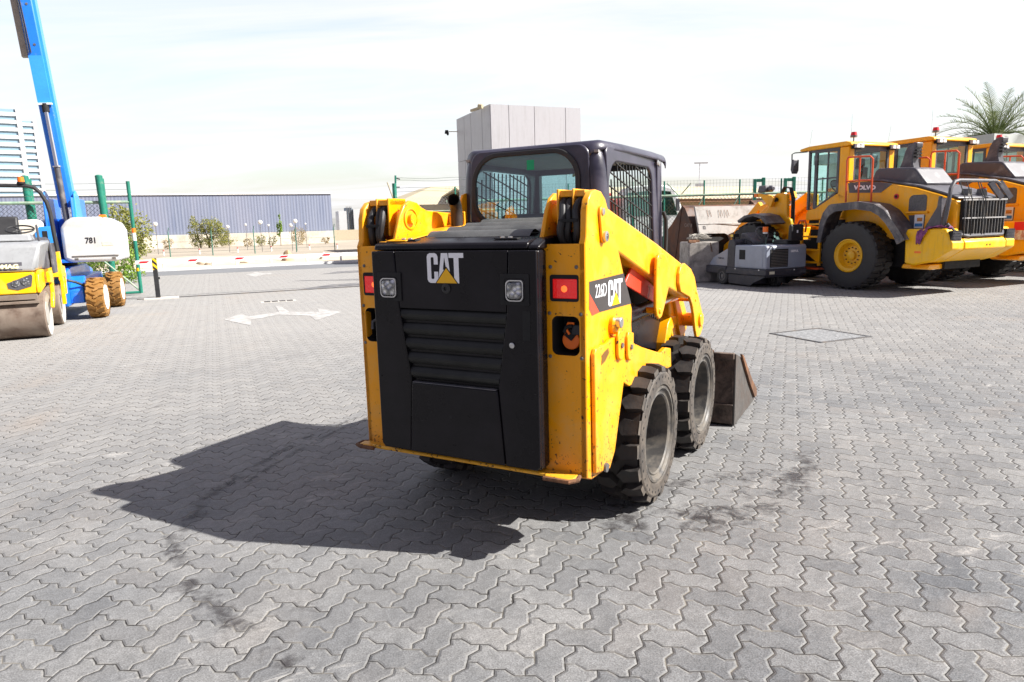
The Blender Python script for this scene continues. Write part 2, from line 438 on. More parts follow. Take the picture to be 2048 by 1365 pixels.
# ------------------------------------------------------------------ ground materials
def paver_mat():
    m, N, b = newmat('zigzag_pavers')
    tc = N.node('ShaderNodeTexCoord').outputs['Object']
    C = .1125
    P = N.mapping(tc, (1/C, 1/C, 1), (0, 0, radians(-45+0)))    # laid at 45 degrees to the yard grid
    s = N.sep(P); x, y = s[0], s[1]
    # slight wobble
    wob = N.noise(P, .6, 2)
    x = N.math('ADD', x, N.math('MULTIPLY', wob, .25)); y = N.math('ADD', y, N.math('MULTIPLY', wob, -.2))
    def zig(u, A):
        f = N.math('SUBTRACT', N.math('FRACT', u), .5)
        a = N.math('ABSOLUTE', f)
        mm = N.math('MINIMUM', N.math('DIVIDE', N.math('SUBTRACT', .5, a), .3), N.math('DIVIDE', a, .2))
        return N.math('MULTIPLY', N.math('MULTIPLY', mm, N.math('SIGN', f)), A)
    xw = N.math('ADD', x, zig(y, -.105)); yw = N.math('SUBTRACT', y, zig(x, -.105))
    i = N.math('FLOOR', xw); j = N.math('FLOOR', yw)
    u = N.math('SUBTRACT', xw, i); v = N.math('SUBTRACT', yw, j)
    d = N.math('SUBTRACT', i, j); k = N.math('FLOORED_MODULO', d, 4.0)
    def eq(a, val): return N.math('COMPARE', a, val, .3)
    m0, m1, m2, m3 = eq(k, 0.), eq(k, 1.), eq(k, 2.), eq(k, 3.)
    L = N.math('ADD', u, N.math('MULTIPLY', m1, 9)); R = N.math('ADD', N.math('SUBTRACT', 1., u), N.math('MULTIPLY', m0, 9))
    B = N.math('ADD', v, N.math('MULTIPLY', m2, 9)); T = N.math('ADD', N.math('SUBTRACT', 1., v), N.math('MULTIPLY', m3, 9))
    e = N.math('MINIMUM', N.math('MINIMUM', L, R), N.math('MINIMUM', B, T))
    pid = N.comb(N.math('SUBTRACT', i, m1), N.math('SUBTRACT', j, m2))
    wn = N.node('ShaderNodeTexWhiteNoise'); wn.noise_dimensions = '2D'; N.link(pid, wn.inputs['Vector'])
    r = wn.outputs['Value']; rs = N.sep(wn.outputs['Color'])
    # joint width varies
    jn = N.noise(tc, 3.0, 4); jw = N.ramp(jn, .3, .7, .014, .030)
    jn2 = N.noise(tc, 26, 3)
    e2 = N.math('ADD', e, N.math('MULTIPLY', N.math('SUBTRACT', jn2, .5), N.ramp(N.noise(tc, 1.3, 3), .5, .68, .04, .20)))
    joint = N.math('SUBTRACT', 1., N.ramp(N.math('DIVIDE', e2, jw), .65, 1.25))
    # colours
    big = N.noise(tc, .28, 5, .6, .4); med = N.noise(tc, 1.4, 5, .65); fine = N.noise(tc, 160, 3, .7)
    base = N.mix(r, (.082,.089,.100), (.142,.148,.156))
    base = N.mix(N.math('MULTIPLY', N.math('GREATER_THAN', rs[2], .86), .30), base, (.165,.148,.136))
    base = N.mix(N.ramp(big, .35, .65), base, N.mix(r, (.106,.108,.113), (.168,.167,.166)))
    base = N.mix(N.math('MULTIPLY', N.ramp(med, .42, .72), .42), base, (.235,.230,.224))
    grain = N.math('MULTIPLY', N.math('MULTIPLY', N.ramp(fine, .30, .70, .45, 1.55), N.ramp(N.noise(tc, 38, 5, .8), .32, .68, .74, 1.26)), N.ramp(N.noise(tc, 11, 5, .7), .3, .7, .82, 1.18))
    base = N.mix(1.0, base, N.comb(grain, grain, grain), 'MULTIPLY')
    # dustier and paler towards the gate end of the yard
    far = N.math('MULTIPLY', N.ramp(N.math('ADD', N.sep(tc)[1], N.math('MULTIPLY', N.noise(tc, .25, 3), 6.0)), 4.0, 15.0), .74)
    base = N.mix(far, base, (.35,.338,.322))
    # efflorescence and white scuffs
    sc = N.noise(N.mapping(tc, (1, 3.5, 1), (0, 0, .6)), 2.3, 8, .75, 1.0)
    scm = N.math('MULTIPLY', N.ramp(sc, .57, .70), N.ramp(N.noise(tc, .7, 3), .40, .58))
    base = N.mix(N.math('MULTIPLY', scm, .6), base, (.52,.50,.47))
    # oily drips and tyre marks
    oil = N.noise(tc, 4.2, 5, .6, .6); om = N.math('MULTIPLY', N.ramp(oil, .63, .72), N.ramp(N.noise(tc, .55, 2), .46, .56))
    base = N.mix(N.math('MULTIPLY', om, .75), base, (.05,.045,.045))
    # sandy film
    sand = N.noise(tc, .45, 4, .6, .8)
    base = N.mix(N.math('MULTIPLY', N.ramp(sand, .58, .76), .32), base, (.33,.26,.20))
    # joints: dark gap with pale sand in patches
    sandj = N.ramp(N.noise(tc, 4.5, 4), .50, .62)
    rimn = N.noise(tc, 11, 4, .7)
    rim = N.math('MULTIPLY', N.math('SUBTRACT', 1., N.ramp(e2, .045, .10)), N.ramp(rimn, .36, .62))
    base = N.mix(N.math('MULTIPLY', rim, .38), base, (.28,.265,.24))
    jc = N.mix(sandj, (.017,.015,.014), (.19,.175,.15))
    base = N.mix(N.math('MULTIPLY', joint, .95), base, jc)
    N.link(base, b.inputs['Base Color'])
    N.link(N.ramp(med, .3, .7, .62, .85), b.inputs['Roughness'])
    b.inputs['Specular IOR Level'].default_value = .35
    prof = N.ramp(e, 0.0, .10)
    tilt = N.math('ADD', N.math('MULTIPLY', N.math('SUBTRACT', rs[0], .5), u), N.math('MULTIPLY', N.math('SUBTRACT', rs[1], .5), v))
    h = N.math('ADD', prof, N.math('MULTIPLY', tilt, .30))
    h = N.math('ADD', h, N.math('MULTIPLY', r, .35))
    h = N.math('ADD', h, N.math('MULTIPLY', fine, .22)); h = N.math('ADD', h, N.math('MULTIPLY', N.noise(tc, 22, 4), .30))
    N.link(N.bump(h, .75, .007), b.inputs['Normal'])
    return m
PAVER = paver_mat()
ASPH = mat('asphalt', (.16,.165,.175), .85, var=.12, vscale=.4, bump=.3, bscale=30)
SAND = mat('pale_sand', (.52,.45,.35), .95, var=.12, vscale=.25, dirt=(.36,.31,.24), dirt_amt=.4, dirt_scale=.6, bump=.6, bscale=3)
SANDD = mat('grey_dirt', (.34,.295,.235), .95, var=.15, vscale=.15, dirt=(.26,.23,.18), dirt_amt=.3, dirt_scale=.5, bump=.6, bscale=3)
CONC = mat('pale_concrete', (.50,.47,.43), .9, var=.12, vscale=1.5, bump=.3, bscale=10)

def sheet(name, x0, x1, y0, y1, z, m, nx=1, ny=1):
    mb = MB(); mb.quad((x0,y0,z),(x1,y0,z),(x1,y1,z),(x0,y1,z))
    o = build(name, mb, m, None, smooth=0, recalc=False); o.rotation_euler = (0,0,SITE_RZ); tag(o, kind='structure'); return o
sheet('ground', -1500, 1500, -1500, 1500, -.02, SANDD)
sheet('paved_yard', -60, 60, -14, 29.3, 0.0, PAVER)
sheet('road', -300, 120, 29.42, 33.2, -.008, ASPH)
sheet('sand_verge', -300, 120, 33.35, 45, -.004, SAND)
mb = MB(); mb.box(-300, 120, 33.2, 33.35, -.1, .09); kb = build('road_kerb', mb, WHT, None, smooth=0); kb.rotation_euler = (0,0,SITE_RZ); tag(kb, kind='structure')
mb = MB(); mb.box(-60, 60, 29.3, 29.42, -.1, .004); kb = build('yard_edging', mb, ASPH, None, smooth=0); kb.rotation_euler = (0,0,SITE_RZ); tag(kb, kind='structure')
# dark repair patches of the paving, gate track and its concrete surround
def patch(name, pts, z, m, kind='structure'):
    mb = MB(); mb.add([S(x, y, z) for x, y in pts], [list(range(len(pts)))]); return tag(build(name, mb, m, None, smooth=0), kind=kind)
DKP = mat('stained_paving', (.12,.12,.13), .8, var=.3, vscale=3, dirt=(.22,.21,.20), dirt_amt=.5, dirt_scale=4)
patch('stained_paving_strip', [(1.9,19.05),(5.6,19.0),(7.6,20.3),(3.0,20.2)], .004, DKP)
patch('stained_paving_far', [(3.4,25.2),(8.0,25.2),(8.0,26.4),(4.2,26.4)], .004, DKP)
mb = MB(); mb.box(-1.8, 9.5, 18.83, 18.88, -.01, .022); tr = build('gate_track', mb, GREYST, None, smooth=0); tr.rotation_euler = (0,0,SITE_RZ); tag(tr, kind='structure')
# painted arrows on the paving
MARK = mat('worn_white_marking', (.44,.435,.425), .8, var=.1, dirt=(.25,.24,.23), dirt_amt=.55, dirt_scale=7)
ARW = [(.06,13.35),(.46,12.2),(.50,13.02),(1.02,13.50),(1.52,12.98),(1.52,12.25),(2.12,13.2),(1.80,14.15),(1.75,13.50),(1.24,13.88),(1.18,15.1),(1.08,15.1),(1.06,13.95),(.49,13.58),(.38,14.15)]
patch('arrow_marking', ARW, .004, MARK)
patch('arrow_marking_far', [(1.0,27.4),(1.25,25.6),(1.6,26.6),(1.9,26.8),(1.9,27.6),(1.62,27.7),(1.45,28.8),(1.3,28.8),(1.35,27.8)], .0045, MARK)
# manhole with frame, and drain grates
mb = MB(); x0, x1, y0, y1 = 6.83, 7.63, 6.27, 7.07
mb.ring([(x0-.04,y0-.04),(x1+.04,y0-.04),(x1+.04,y1+.04),(x0-.04,y1+.04)], [(x0,y0),(x1,y0),(x1,y1),(x0,y1)], -.01, .010, 'Z')
mh = build('manhole_cover', mb, GREYST, None, smooth=0); mh.rotation_euler = (0,0,SITE_RZ)
tag(mh, 'square steel manhole cover with speckled lid in the paving right of the skid steer', 'manhole cover')
mb = MB(); mb.box(x0+.01, x1-.01, y0+.01, y1-.01, -.01, .006)
LIDM = mat('manhole_lid', (.26,.265,.27), .7, .2, var=.4, vscale=26, dirt=(.08,.08,.085), dirt_amt=.35, dirt_scale=32, bump=.6, bscale=40)
ld = build('lid', mb, LIDM, mh, smooth=0)
dg_ = MB(); dg_.box(.85, 1.6, 16.0, 16.32, -.01, .006)
dr = build('drain_grate', dg_, CONC, None, smooth=0); dr.rotation_euler = (0,0,SITE_RZ)
tag(dr, 'long drain grate of dark slots in a pale concrete surround behind the painted arrow', 'drain')
for k in range(4):
    mb = MB(); mb.box(.93+k*.16, 1.06+k*.16, 16.06, 16.26, -.01, .010); build('grate', mb, DARK, dr, smooth=0)

# dark oily trail and drips on the paving
def stain_mat():
    m, N, b = newmat('oil_stain'); out = [n for n in N.n if n.type == 'OUTPUT_MATERIAL'][0]
    tc = N.node('ShaderNodeTexCoord'); u = N.sep(tc.outputs['UV'])[0]
    g = N.noise(tc.outputs['Object'], 14, 6, .75, .6); edge = N.math('SUBTRACT', 1.0, N.math('ABSOLUTE', N.math('SUBTRACT', N.math('MULTIPLY', u, 2.0), 1.0)))
    g2 = N.noise(tc.outputs['Object'], 4.5, 4, .6)
    a = N.math('MULTIPLY', N.ramp(N.math('ADD', N.math('MULTIPLY', edge, .40), g), .74, .94, 0.0, .66), N.ramp(g2, .44, .56))
    b.inputs['Base Color'].default_value = (.045,.040,.042,1); b.inputs['Roughness'].default_value = .6
    t = N.node('ShaderNodeBsdfTransparent'); ms = N.node('ShaderNodeMixShader'); N.link(a, ms.inputs[0]); N.link(t.outputs[0], ms.inputs[1]); N.link(b.outputs[0], ms.inputs[2]); N.link(ms.outputs[0], out.inputs[0])
    return m
STN = stain_mat()
def stain(pts, w, z):
    P = [Vector((x, y, 0)) for x, y in pts]; me = bpy.data.meshes.new('oil_stain'); v = []; f = []
    for i, p in enumerate(P):
        d = (P[min(i+1, len(P)-1)]-P[max(i-1, 0)]).normalized(); n = Vector((-d.y, d.x, 0)); ww = w[i] if isinstance(w, list) else w
        v += [tuple(p-n*ww+Vector((0,0,z))), tuple(p+n*ww+Vector((0,0,z)))]
    f = [(2*i, 2*i+1, 2*i+3, 2*i+2) for i in range(len(P)-1)]
    me.from_pydata(v, [], f); uv = me.uv_layers.new(name='UVMap')
    for l in me.loops: uv.data[l.index].uv = (l.vertex_index % 2, (l.vertex_index//2)*.2)
    me.materials.append(STN); o = bpy.data.objects.new('oil_stain', me); COL.objects.link(o); tag(o, kind='structure'); return o
stain([(-1.24,5.69),(-1.51,5.19),(-1.67,4.71),(-1.77,4.25),(-1.83,3.92),(-1.78,3.6),(-1.74,3.41)], [.04,.08,.10,.12,.14,.14,.09], .0032)
stain([(-1.16,5.62),(-1.40,5.12),(-1.56,4.66),(-1.66,4.2),(-1.70,3.9)], .07, .0036)
stain([(-1.80,3.38),(-1.68,3.18),(-1.53,2.95),(-1.32,2.7),(-1.03,2.44),(-.81,2.26)], [.10,.12,.13,.14,.15,.14], .0028)
stain([(.3,3.35),(.8,3.3),(1.2,3.5),(1.6,3.9),(1.9,4.4)], [.2,.42,.45,.35,.15], .0024)
stain([(.55,3.9),(.9,3.85),(1.3,3.95),(1.7,4.1)], [.10,.22,.24,.12], .0030)
stain([(.5,3.6),(.9,3.45),(1.3,3.4)], [.08,.2,.08], .0034)
# ------------------------------------------------------------------ tyre with lugs
def lugtyre(c, sx, R, w, ri, nl, kind='block', lug=.03, n=64, seed=1):
    """axis X, outer face towards sx. returns builder for tyre (rubber), outer-shoulder"""
    rnd = random.Random(seed)
    mb = MB(); cx, cy, cz = c
    Rb = R - lug; h = w/2
    prof = [(ri, h*.80), (ri+.012, h*.93), (ri+(Rb-ri)*.45, h*1.0), (Rb-.02, h*.98), (Rb, h*.86), (Rb, 0), (Rb, -h*.86), (Rb-.02, -h*.98), (ri+(Rb-ri)*.45, -h), (ri+.012, -h*.93), (ri, -h*.80)]
    mb.lathe(prof, c, 'X', n, sx)
    def P(a, t, r): return (cx + a, cy + r*cos(t), cz + r*sin(t))
    pt = 2*pi/nl
    for side in (1, -1):
        for k in range(nl):
            t0 = k*pt + (pt/2 if side < 0 else 0) + rnd.uniform(-.03, .03)*pt
            if kind == 'block':
                pts = [(.02, .02), (.32, -.34), (.66, -.30), (1.0, -.33), (1.0, .30), (.62, .36), (.30, .40)]
            elif kind == 'chevron':
                pts = [(-.10, .18), (.25, -.02), (.55, -.30), (1.0, -.34), (1.0, .02), (.60, .05), (.30, .34), (-.10, .52)]
            else:
                pts = [(.03, -.2), (.30, -.40), (.62, -.36), (1.0, -.30), (1.0, .28), (.66, .34), (.34, .16), (.06, .40)]
            bot = []; top = []; low = []
            for a, t in pts:
                aa = side*a*h
                bot.append(P(aa*1.0, t0 + t*pt*1.05, Rb-.006))
                ta = side*min(a, .95)*h*(.98)
                top.append(P(ta, t0 + t*pt*.86, R - (.012 if a > .95 else 0) - rnd.uniform(0, .003)))
            m = len(pts)
            # shoulder part runs down the sidewall
            v = bot + top; fs = [list(range(m, 2*m))] + [(i, (i+1) % m, m+(i+1) % m, m+i) for i in range(m)]
            mb.add(v, fs)
            mb.cur = 1
            o1 = [q for q in pts if q[0] == 1.0]
            a0, a1 = o1[0][1], o1[1][1]
            s0 = [P(side*h*1.0, t0+a0*pt*1.0, Rb-.004), P(side*h*1.0, t0+a1*pt*1.0, Rb-.004), P(side*h*1.03, t0+a1*pt*.9, Rb-.055*R/.39), P(side*h*1.03, t0+a0*pt*.9, Rb-.055*R/.39)]
            s1 = [P(side*h*.955, t0+a0*pt*.86, R-.012), P(side*h*.955, t0+a1*pt*.86, R-.012)]
            mb.add([s1[0], s1[1], s0[2], s0[3], s0[0], s0[1]], [(0,1,2,3), (0,3,4), (1,5,2)])
            mb.cur = 0
    return mb

# ================================================================== SKID STEER
M0 = Vector((0.1629, 4.0069, 0))
sk = empty('skid_steer', M0, -radians(28.9459), 'yellow and black skid steer loader seen from behind, with meshed cab and chunky solid tyres', 'skid steer')
def mir(pts): return [(-x, z) for x, z in pts]

# --- wheels
def rim_mb(c, sx, R, h, deep=.27, hub=True, holes=26, hr=None):
    mb = MB()
    prof = [(R+.004, h*.80), (R+.002, h*.99), (R-.012, h*1.0), (R-.02, h*.90), (R-.034, h*.86), (R-.042, h*.90), (R-.05, h*.84), (R-.058, h*.2), (R-.075, h-deep), (R-.10, h-deep-.004), (.10, h-deep-.01), (.09, h-deep+.02), (.0005, h-deep+.025)]
    mb.lathe(prof, c, 'X', 48, sx)
    for k in range(8):
        t = 2*pi*k/8+.2; p = Vector(c)+Vector((sx*(h-deep), .13*cos(t), .13*sin(t))); mb.cyl(p-Vector((sx*.01,0,0)), p+Vector((sx*.018,0,0)), .013, n=6)
    return mb
for (s, y, sd) in ((1, 0, 1), (1, .986, 2), (-1, 0, 3), (-1, .986, 4)):
    c = (s*.603, y, .386)
    wh = empty('wheel', (0,0,0), 0, None, None); wh.parent = sk
    mb = lugtyre(c, s, .386, .25, .262, 18, 'block', .042, seed=sd)
    # ring of small holes in the sidewall
    mb.cur = 2
    for k in range(34):
        t = 2*pi*k/34; p = Vector(c)+Vector((s*.126, .317*cos(t), .317*sin(t)))
        mb.cyl(p - Vector((s*.01,0,0)), p + Vector((s*.0025,0,0)), .0075, n=8)
    mb.cur = 3
    mb.lathe([(.262,.105),(.275,.1275),(.335,.1275),(.346,.121)], c, 'X', 64, s)
    build('tyre', mb, [TYRE, TYREW, DARK, TYREW], wh, smooth=28, recalc=False)
    build('rim', rim_mb(c, s, .264, .125), RIM, wh, smooth=35, recalc=False)

# --- main frame, underbody
mb = MB(); mb.box(-.42, .42, -.55, 1.15, .27, .78); mb.box(-.44, .44, -.78, -.2, .7, 1.40)
mb.cyl((-.50,0,.386),(.50,0,.386),.09); mb.cyl((-.50,.986,.386),(.50,.986,.386),.09)
build('chassis', mb, DARK, sk, bevel=.01)
# --- rear yellow panels with recesses
for s in (1, -1):
    mb = MB()
    def X(a): return s*a
    x0, x1 = (.43, .632)
    cells = [(.395, .935, None), (.935, 1.150, (.472, .606, .958, 1.135)), (1.150, 1.340, (.466, .604, 1.200, 1.318)), (1.340, 1.452, None)]
    for z0, z1, hole in cells:
        if hole is None: mb.box(X(x0), X(x1), -.816, -.804, z0, z1)
        else:
            rr = .03 if z0 < 1 else .012
            o = rect_loop(x0, x1, z0, z1); i = rrect(*hole, rr)
            mb.ring([(X(a), b) for a, b in o], [(X(a), b) for a, b in i], -.816, -.804)
    build('rear_panel', mb, YEL, sk, smooth=20)
    mb = MB(); i = rrect(.472, .606, .958, 1.135, .03)
    v = [(X(a), -.816, b) for a, b in i] + [(X(a*.9+.055), -.70, b) for a, b in i]; n = len(i)
    mb.add(v, [(k, (k+1) % n, n+(k+1) % n, n+k) for k in range(n)] + [list(range(n, 2*n))])
    po = build('latch_recess', mb, DARK, sk, smooth=40)
    # handle and bright disc inside the recess
    mb = MB()
    if s > 0:
        mb.cyl((.545,-.775,1.02),(.545,-.758,1.02),.043,n=32); build('orange_disc', mb, ORANGE, po, bevel=.004)
        mb = MB(); mb.prism([(.515,1.045),(.55,1.02),(.575,1.05),(.55,1.075)], -.785, -.765, 'Y')
        mb.tube([(.52,-.79,1.06),(.535,-.80,1.085),(.565,-.80,1.09)], .008); build('clip', mb, DARK, po)
        mb = MB(); mb.tbox(.558,.605,-.80,-.76,1.05,1.095,.004,.004); build('padlock', mb, HOSE, po, bevel=.004)
        mb = MB(); mb.tube([(.545,-.79,1.05),(.53,-.79,1.075),(.54,-.79,1.10),(.57,-.79,1.10)], .006); build('shackle', mb, ORANGE, po)
    else:
        mb.cyl((-.555,-.79,1.0),(-.52,-.75,1.0),.035,n=20); mb.tube([(-.585,-.79,1.02),(-.58,-.79,1.06),(-.55,-.79,1.075),(-.53,-.79,1.04)], .009)
        build('latch_handle', mb, PLAST, po)
    # tail lamp
    mb = MB(); o = rrect(.466, .604, 1.200, 1.318, .012); i = rrect(.479, .597, 1.213, 1.300, .006)
    mb.ring([(X(a), b) for a, b in o], [(X(a), b) for a, b in i], -.819, -.78)
    tl = build('tail_light', mb, DARK, sk)
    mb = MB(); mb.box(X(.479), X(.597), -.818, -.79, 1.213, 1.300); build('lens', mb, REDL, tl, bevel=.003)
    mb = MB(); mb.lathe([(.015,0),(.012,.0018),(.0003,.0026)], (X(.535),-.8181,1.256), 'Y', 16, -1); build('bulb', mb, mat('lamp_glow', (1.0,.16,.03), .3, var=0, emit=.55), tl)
    mb = MB()
    for q in range(3): mb.box(X(.481), X(.595), -.8192, -.8181, 1.232+q*.024, 1.2335+q*.024)
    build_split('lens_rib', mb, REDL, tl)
    for (a, b) in ((.466,1.351),(.598,1.351),(.463,1.142),(.612,1.142),(.463,.965),(.617,.965)):
        pass
    scr = MB()
    for (a, b) in ((.47,1.352),(.594,1.352),(.462,1.146),(.613,1.146),(.462,.950),(.616,.950)):
        scr.lathe([(.0085,0),(.0085,.003),(.005,.006),(.0003,.0065)], (X(a),-.816,b), 'Y', 12, -1)
    build_split('screw', scr, GREYST, sk)
    # outer side plate and hump
    A = [(-.816,.393),(-.816,1.452),(-.800,1.480),(-.792,1.59),(-.775,1.64),(-.74,1.672),(-.69,1.684),(-.63,1.678),(-.575,1.645),(-.50,1.54),(-.40,1.40),(-.31,1.25),(-.24,1.149),(-.207,1.10),(-.215,1.02),(-.20,.925),(-.04,.872),(.31,.777),(.42,.792),(.515,.772),(.53,.653),(-.25,.70),(-.388,.765),(-.516,.441),(-.60,.362),(-.76,.372)]
    mb = MB(); mb.prism(A, X(.604), X(.637))
    build('side_plate', mb, YEL, sk, bevel=.006)
    # bolt-on service plate with lugs
    mb = MB(); mb.prism([(-.775,.962),(-.755,.985),(-.62,.990),(-.58,1.0),(-.50,1.0),(-.335,.955),(-.262,.875),(-.39,.765),(-.520,.441),(-.59,.372),(-.765,.405)], X(.640), X(.660))
    for yy, zz in ((-.47,.985),(-.335,.960)):
        mb.prism([(yy-.045,zz-.07),(yy-.03,zz-.095),(yy,zz-.105),(yy+.03,zz-.095),(yy+.04,zz-.06),(yy+.045,zz+.03),(yy-.03,zz+.045),(yy-.05,zz+.02)], X(.6605), X(.676))
    sp_ = build('service_plate', mb, YEL, sk, bevel=.005)
    mb = MB(); mb.prism([(-.69,.945),(-.66,.955),(-.61,.965),(-.60,.94),(-.65,.91),(-.70,.90)], X(.6602), X(.6612)); build('slot', mb, mat('slot_shade', (.16,.07,.01), .8, var=.1), sp_)  # flat patch; shade inside the open slot is put into its dark colour
    mb = MB()
    for yy, zz in ((-.47,.955),(-.335,.925)): mb.cyl((X(.676),yy,zz),(X(.684),yy,zz),.014,n=6)
    mb.cyl((X(.660),-.655,.40),(X(.672),-.655,.40),.022,n=14)
    build_split('bolt', mb, GREYST, sp_)
    # pins on the side plate
    mb = MB(); mb.lathe([(.045,0),(.045,.018),(.035,.03),(.020,.032),(.018,.022),(.0003,.022)], (X(.637),-.50,1.058), 'X', 24, s); build('pivot_pin', mb, YEL, sk, recalc=True)
    mb = MB(); mb.cyl((X(.66),-.505,1.07),(X(.69),-.505,1.07),.026,n=18); build('pin_bolt', mb, STEEL, sk, bevel=.004)
    mb = MB(); L = []
    for k in range(13): t = pi*k/12; L.append((-.645+.028*cos(t), 1.585+.028*sin(t)))
    for k in range(13): t = pi+pi*k/12; L.append((-.622+.028*cos(t), 1.475+.028*sin(t)))
    mb.prism(L, X(.638), X(.650)); lk = build('link_plate', mb, YELP, sk, bevel=.003)
    mb = MB(); mb.lathe([(.024,0),(.024,.012),(.012,.014),(.011,.006),(.0003,.006)], (X(.650),-.622,1.478), 'X', 20, s); mb.lathe([(.016,0),(.016,.006),(.0003,.007)], (X(.650),-.645,1.588), 'X', 16, s); build_split('pin_head', mb, STEEL, lk)
    # inner tower plate, cross box on top, pivot tube
    I = [(-.795,1.40),(-.795,1.47),(-.74,1.60),(-.70,1.655),(-.65,1.678),(-.59,1.668),(-.545,1.62),(-.50,1.55),(-.35,1.46),(-.25,1.40)]
    if s < 0: I = I[:6]+[(-.555,1.645),(-.50,1.628),(-.22,1.612),(-.13,1.605),(-.12,1.50),(-.25,1.44)]
    mb = MB(); mb.prism(I, X(.405), X(.425)); build('tower_plate', mb, YEL, sk, bevel=.005)
    mb = MB(); mb.lathe([(.055,0),(.055,.006),(.048,.008),(.048,.002),(.026,.002),(.026,.022),(.0003,.023)], (X(.405),-.655,1.585), 'X', 28, -s); build('pivot_boss', mb, YELP, sk)
    mb = MB(); mb.cyl((X(.425),-.655,1.585),(X(.604),-.655,1.585),.045,n=20); build('pivot_tube', mb, YELP, sk)
    mb = MB(); mb.box(X(.470), X(.603), -.735, -.60, 1.655, 1.684)
    mb.prism([(.470,1.684),(.603,1.684),(.600,1.715),(.485,1.705)], -.735, -.60, 'Y') if False else None
    mb.box(X(.470), X(.482), -.745, -.60, 1.50, 1.690); mb.box(X(.545), X(.555), -.745, -.60, 1.50, 1.690)
    build('arm_bracket', mb, YEL, sk, bevel=.004)
    mb = MB(); mb.box(X(.425), X(.604), -.55, -.54, 1.30, 1.60); mb.box(X(.425), X(.604), -.80, -.52, 1.25, 1.30); build('hose_bay', mb, DARK, sk)
    mb = MB()
    for q, (xx, rr, ph) in enumerate(((.505,.017,0),(.532,.015,.03),(.575,.018,.015))):
        pts = []
        for k in range(15):
            t = -1.1 + 2.7*k/14
            pts.append((X(xx)+.006*sin(5*t+q), -.66-.115*cos(t)+ph*.3, 1.535+.125*sin(t)+ph*.2))
        mb.tube([(X(xx), -.70, 1.31)] + pts, rr, 10)
    build_split('hydraulic_hose', mb, HOSE, sk)
    mb = MB(); mb.box(X(.497), X(.59), -.790, -.765, 1.545, 1.560); build('hose_clamp', mb, DARK, sk, bevel=.003)
    # --- lift arm
    ar = [(-.60,1.66),(-.535,1.628),(-.27,1.562),(.325,1.414),(.80,1.285),(1.03,1.222),(1.06,1.15),(1.03,1.02),(.80,1.075),(.54,1.142),(.235,1.224),(-.32,1.392),(-.45,1.42)]
    mb = MB(); mb.prism(ar, X(.455), X(.603)); la = build('lift_arm', mb, YELP, sk, bevel=.012)
    el = [(.77,1.252),(.86,1.268),(1.02,1.222),(1.12,1.16),(1.19,1.065),(1.262,.99),(1.343,.901),(1.378,.83),(1.37,.77),(1.312,.733),(1.215,.722),(1.16,.80),(1.12,.90),(1.07,.975),(1.00,1.035),(.88,1.065),(.78,1.09),(.735,1.15),(.737,1.21)]
    mb = MB(); mb.prism(el, X(.604), X(.624)); mb.prism([(a-.0,b) for a,b in el[3:16]]+[(.98,1.07),(.98,1.18)], X(.49), X(.51))
    build('elbow_plate', mb, YELP, la, bevel=.005)
    mb = MB(); mb.cyl((X(.48),1.285,.845),(X(.640),1.285,.845),.048,n=22); mb.cyl((X(.48),1.15,1.0),(X(.629),1.15,1.0),.012); mb.cyl((X(.60),1.165,1.05),(X(.629),1.165,1.05),.012)
    build_split('elbow_pin', mb, YELP, la, bevel=.004)
    mb = MB(); mb.prism([(.98,1.06),(1.05,1.10),(1.20,.90),(1.22,.74),(1.10,.70),(1.02,.80)], X(.40), X(.49)); build('tilt_bracket', mb, YELP, la, bevel=.01)
    lv = [(.205,1.33),(.225,1.352),(.27,1.362),(.325,1.355),(.40,1.32),(.452,1.288),(.468,1.24),(.44,1.16),(.33,1.03),(.295,.995),(.25,.985),(.205,1.01),(.183,1.06),(.185,1.20)]
    mb = MB(); mb.prism(lv, X(.626), X(.645)); mb.cyl((X(.56),.25,1.035),(X(.652),.25,1.035),.018)
    build('lever_plate', mb, YELP, la, bevel=.006)
    # --- lift cylinder, safety brace, guard panel
    mb = MB(); mb.cyl((X(.53),-.45,1.02),(X(.53),.52,1.03),.042,n=22); mb.cyl((X(.53),.50,1.03),(X(.53),.55,1.031),.05,n=22); lc = build('lift_cylinder', mb, BLK, sk, bevel=.004)
    mb = MB(); mb.cyl((X(.53),.55,1.031),(X(.53),.98,1.036),.024,n=16); build('rod', mb, CHROME, lc)
    mb = MB(); mb.prism([(.02,1.30),(.10,1.275),(.605,1.085),(.62,1.06),(.62,1.0),(.46,1.05),(-.10,1.215)], X(.545), X(.560)); build('safety_brace', mb, RED, sk, bevel=.004)
    mb = MB(); mb.tube([(X(.561),.30,1.17),(X(.570),.31,1.16),(X(.566),.28,1.10)], .004); build('brace_pin', mb, WHTL, sk)
    mb = MB(); mb.prism([(-.2,1.06),(.36,1.06),(.93,.905),(.95,.86),(.90,.685),(.41,.79),(-.2,.95)], X(.425), X(.441)); mb.prism([(-.2,1.40),(1.02,1.15),(1.02,1.06),(.93,.905),(.36,1.06),(-.2,1.06)], X(.395), X(.41))
    build('guard_panel', mb, BLK, sk, bevel=.003)
    mb = MB()
    for k in range(9): mb.box(X(.442), X(.446), .52+k*.045, .535+k*.045, 1.045-k*.0122, .985-k*.0122)
    build_split('vent_slot', mb, GREYST, sk)
    # front fender and mast post
    ft = [(.93,.86),(1.0,.90),(1.16,.885),(1.27,.84),(1.36,.76),(1.36,.70),(1.24,.79),(1.12,.83),(1.02,.80),(.955,.70),(.93,.60),(.86,.60),(.86,.74)]
    mb = MB(); mb.prism(ft, X(.43), X(.50)); build('front_fender', mb, YELP, sk, bevel=.006)
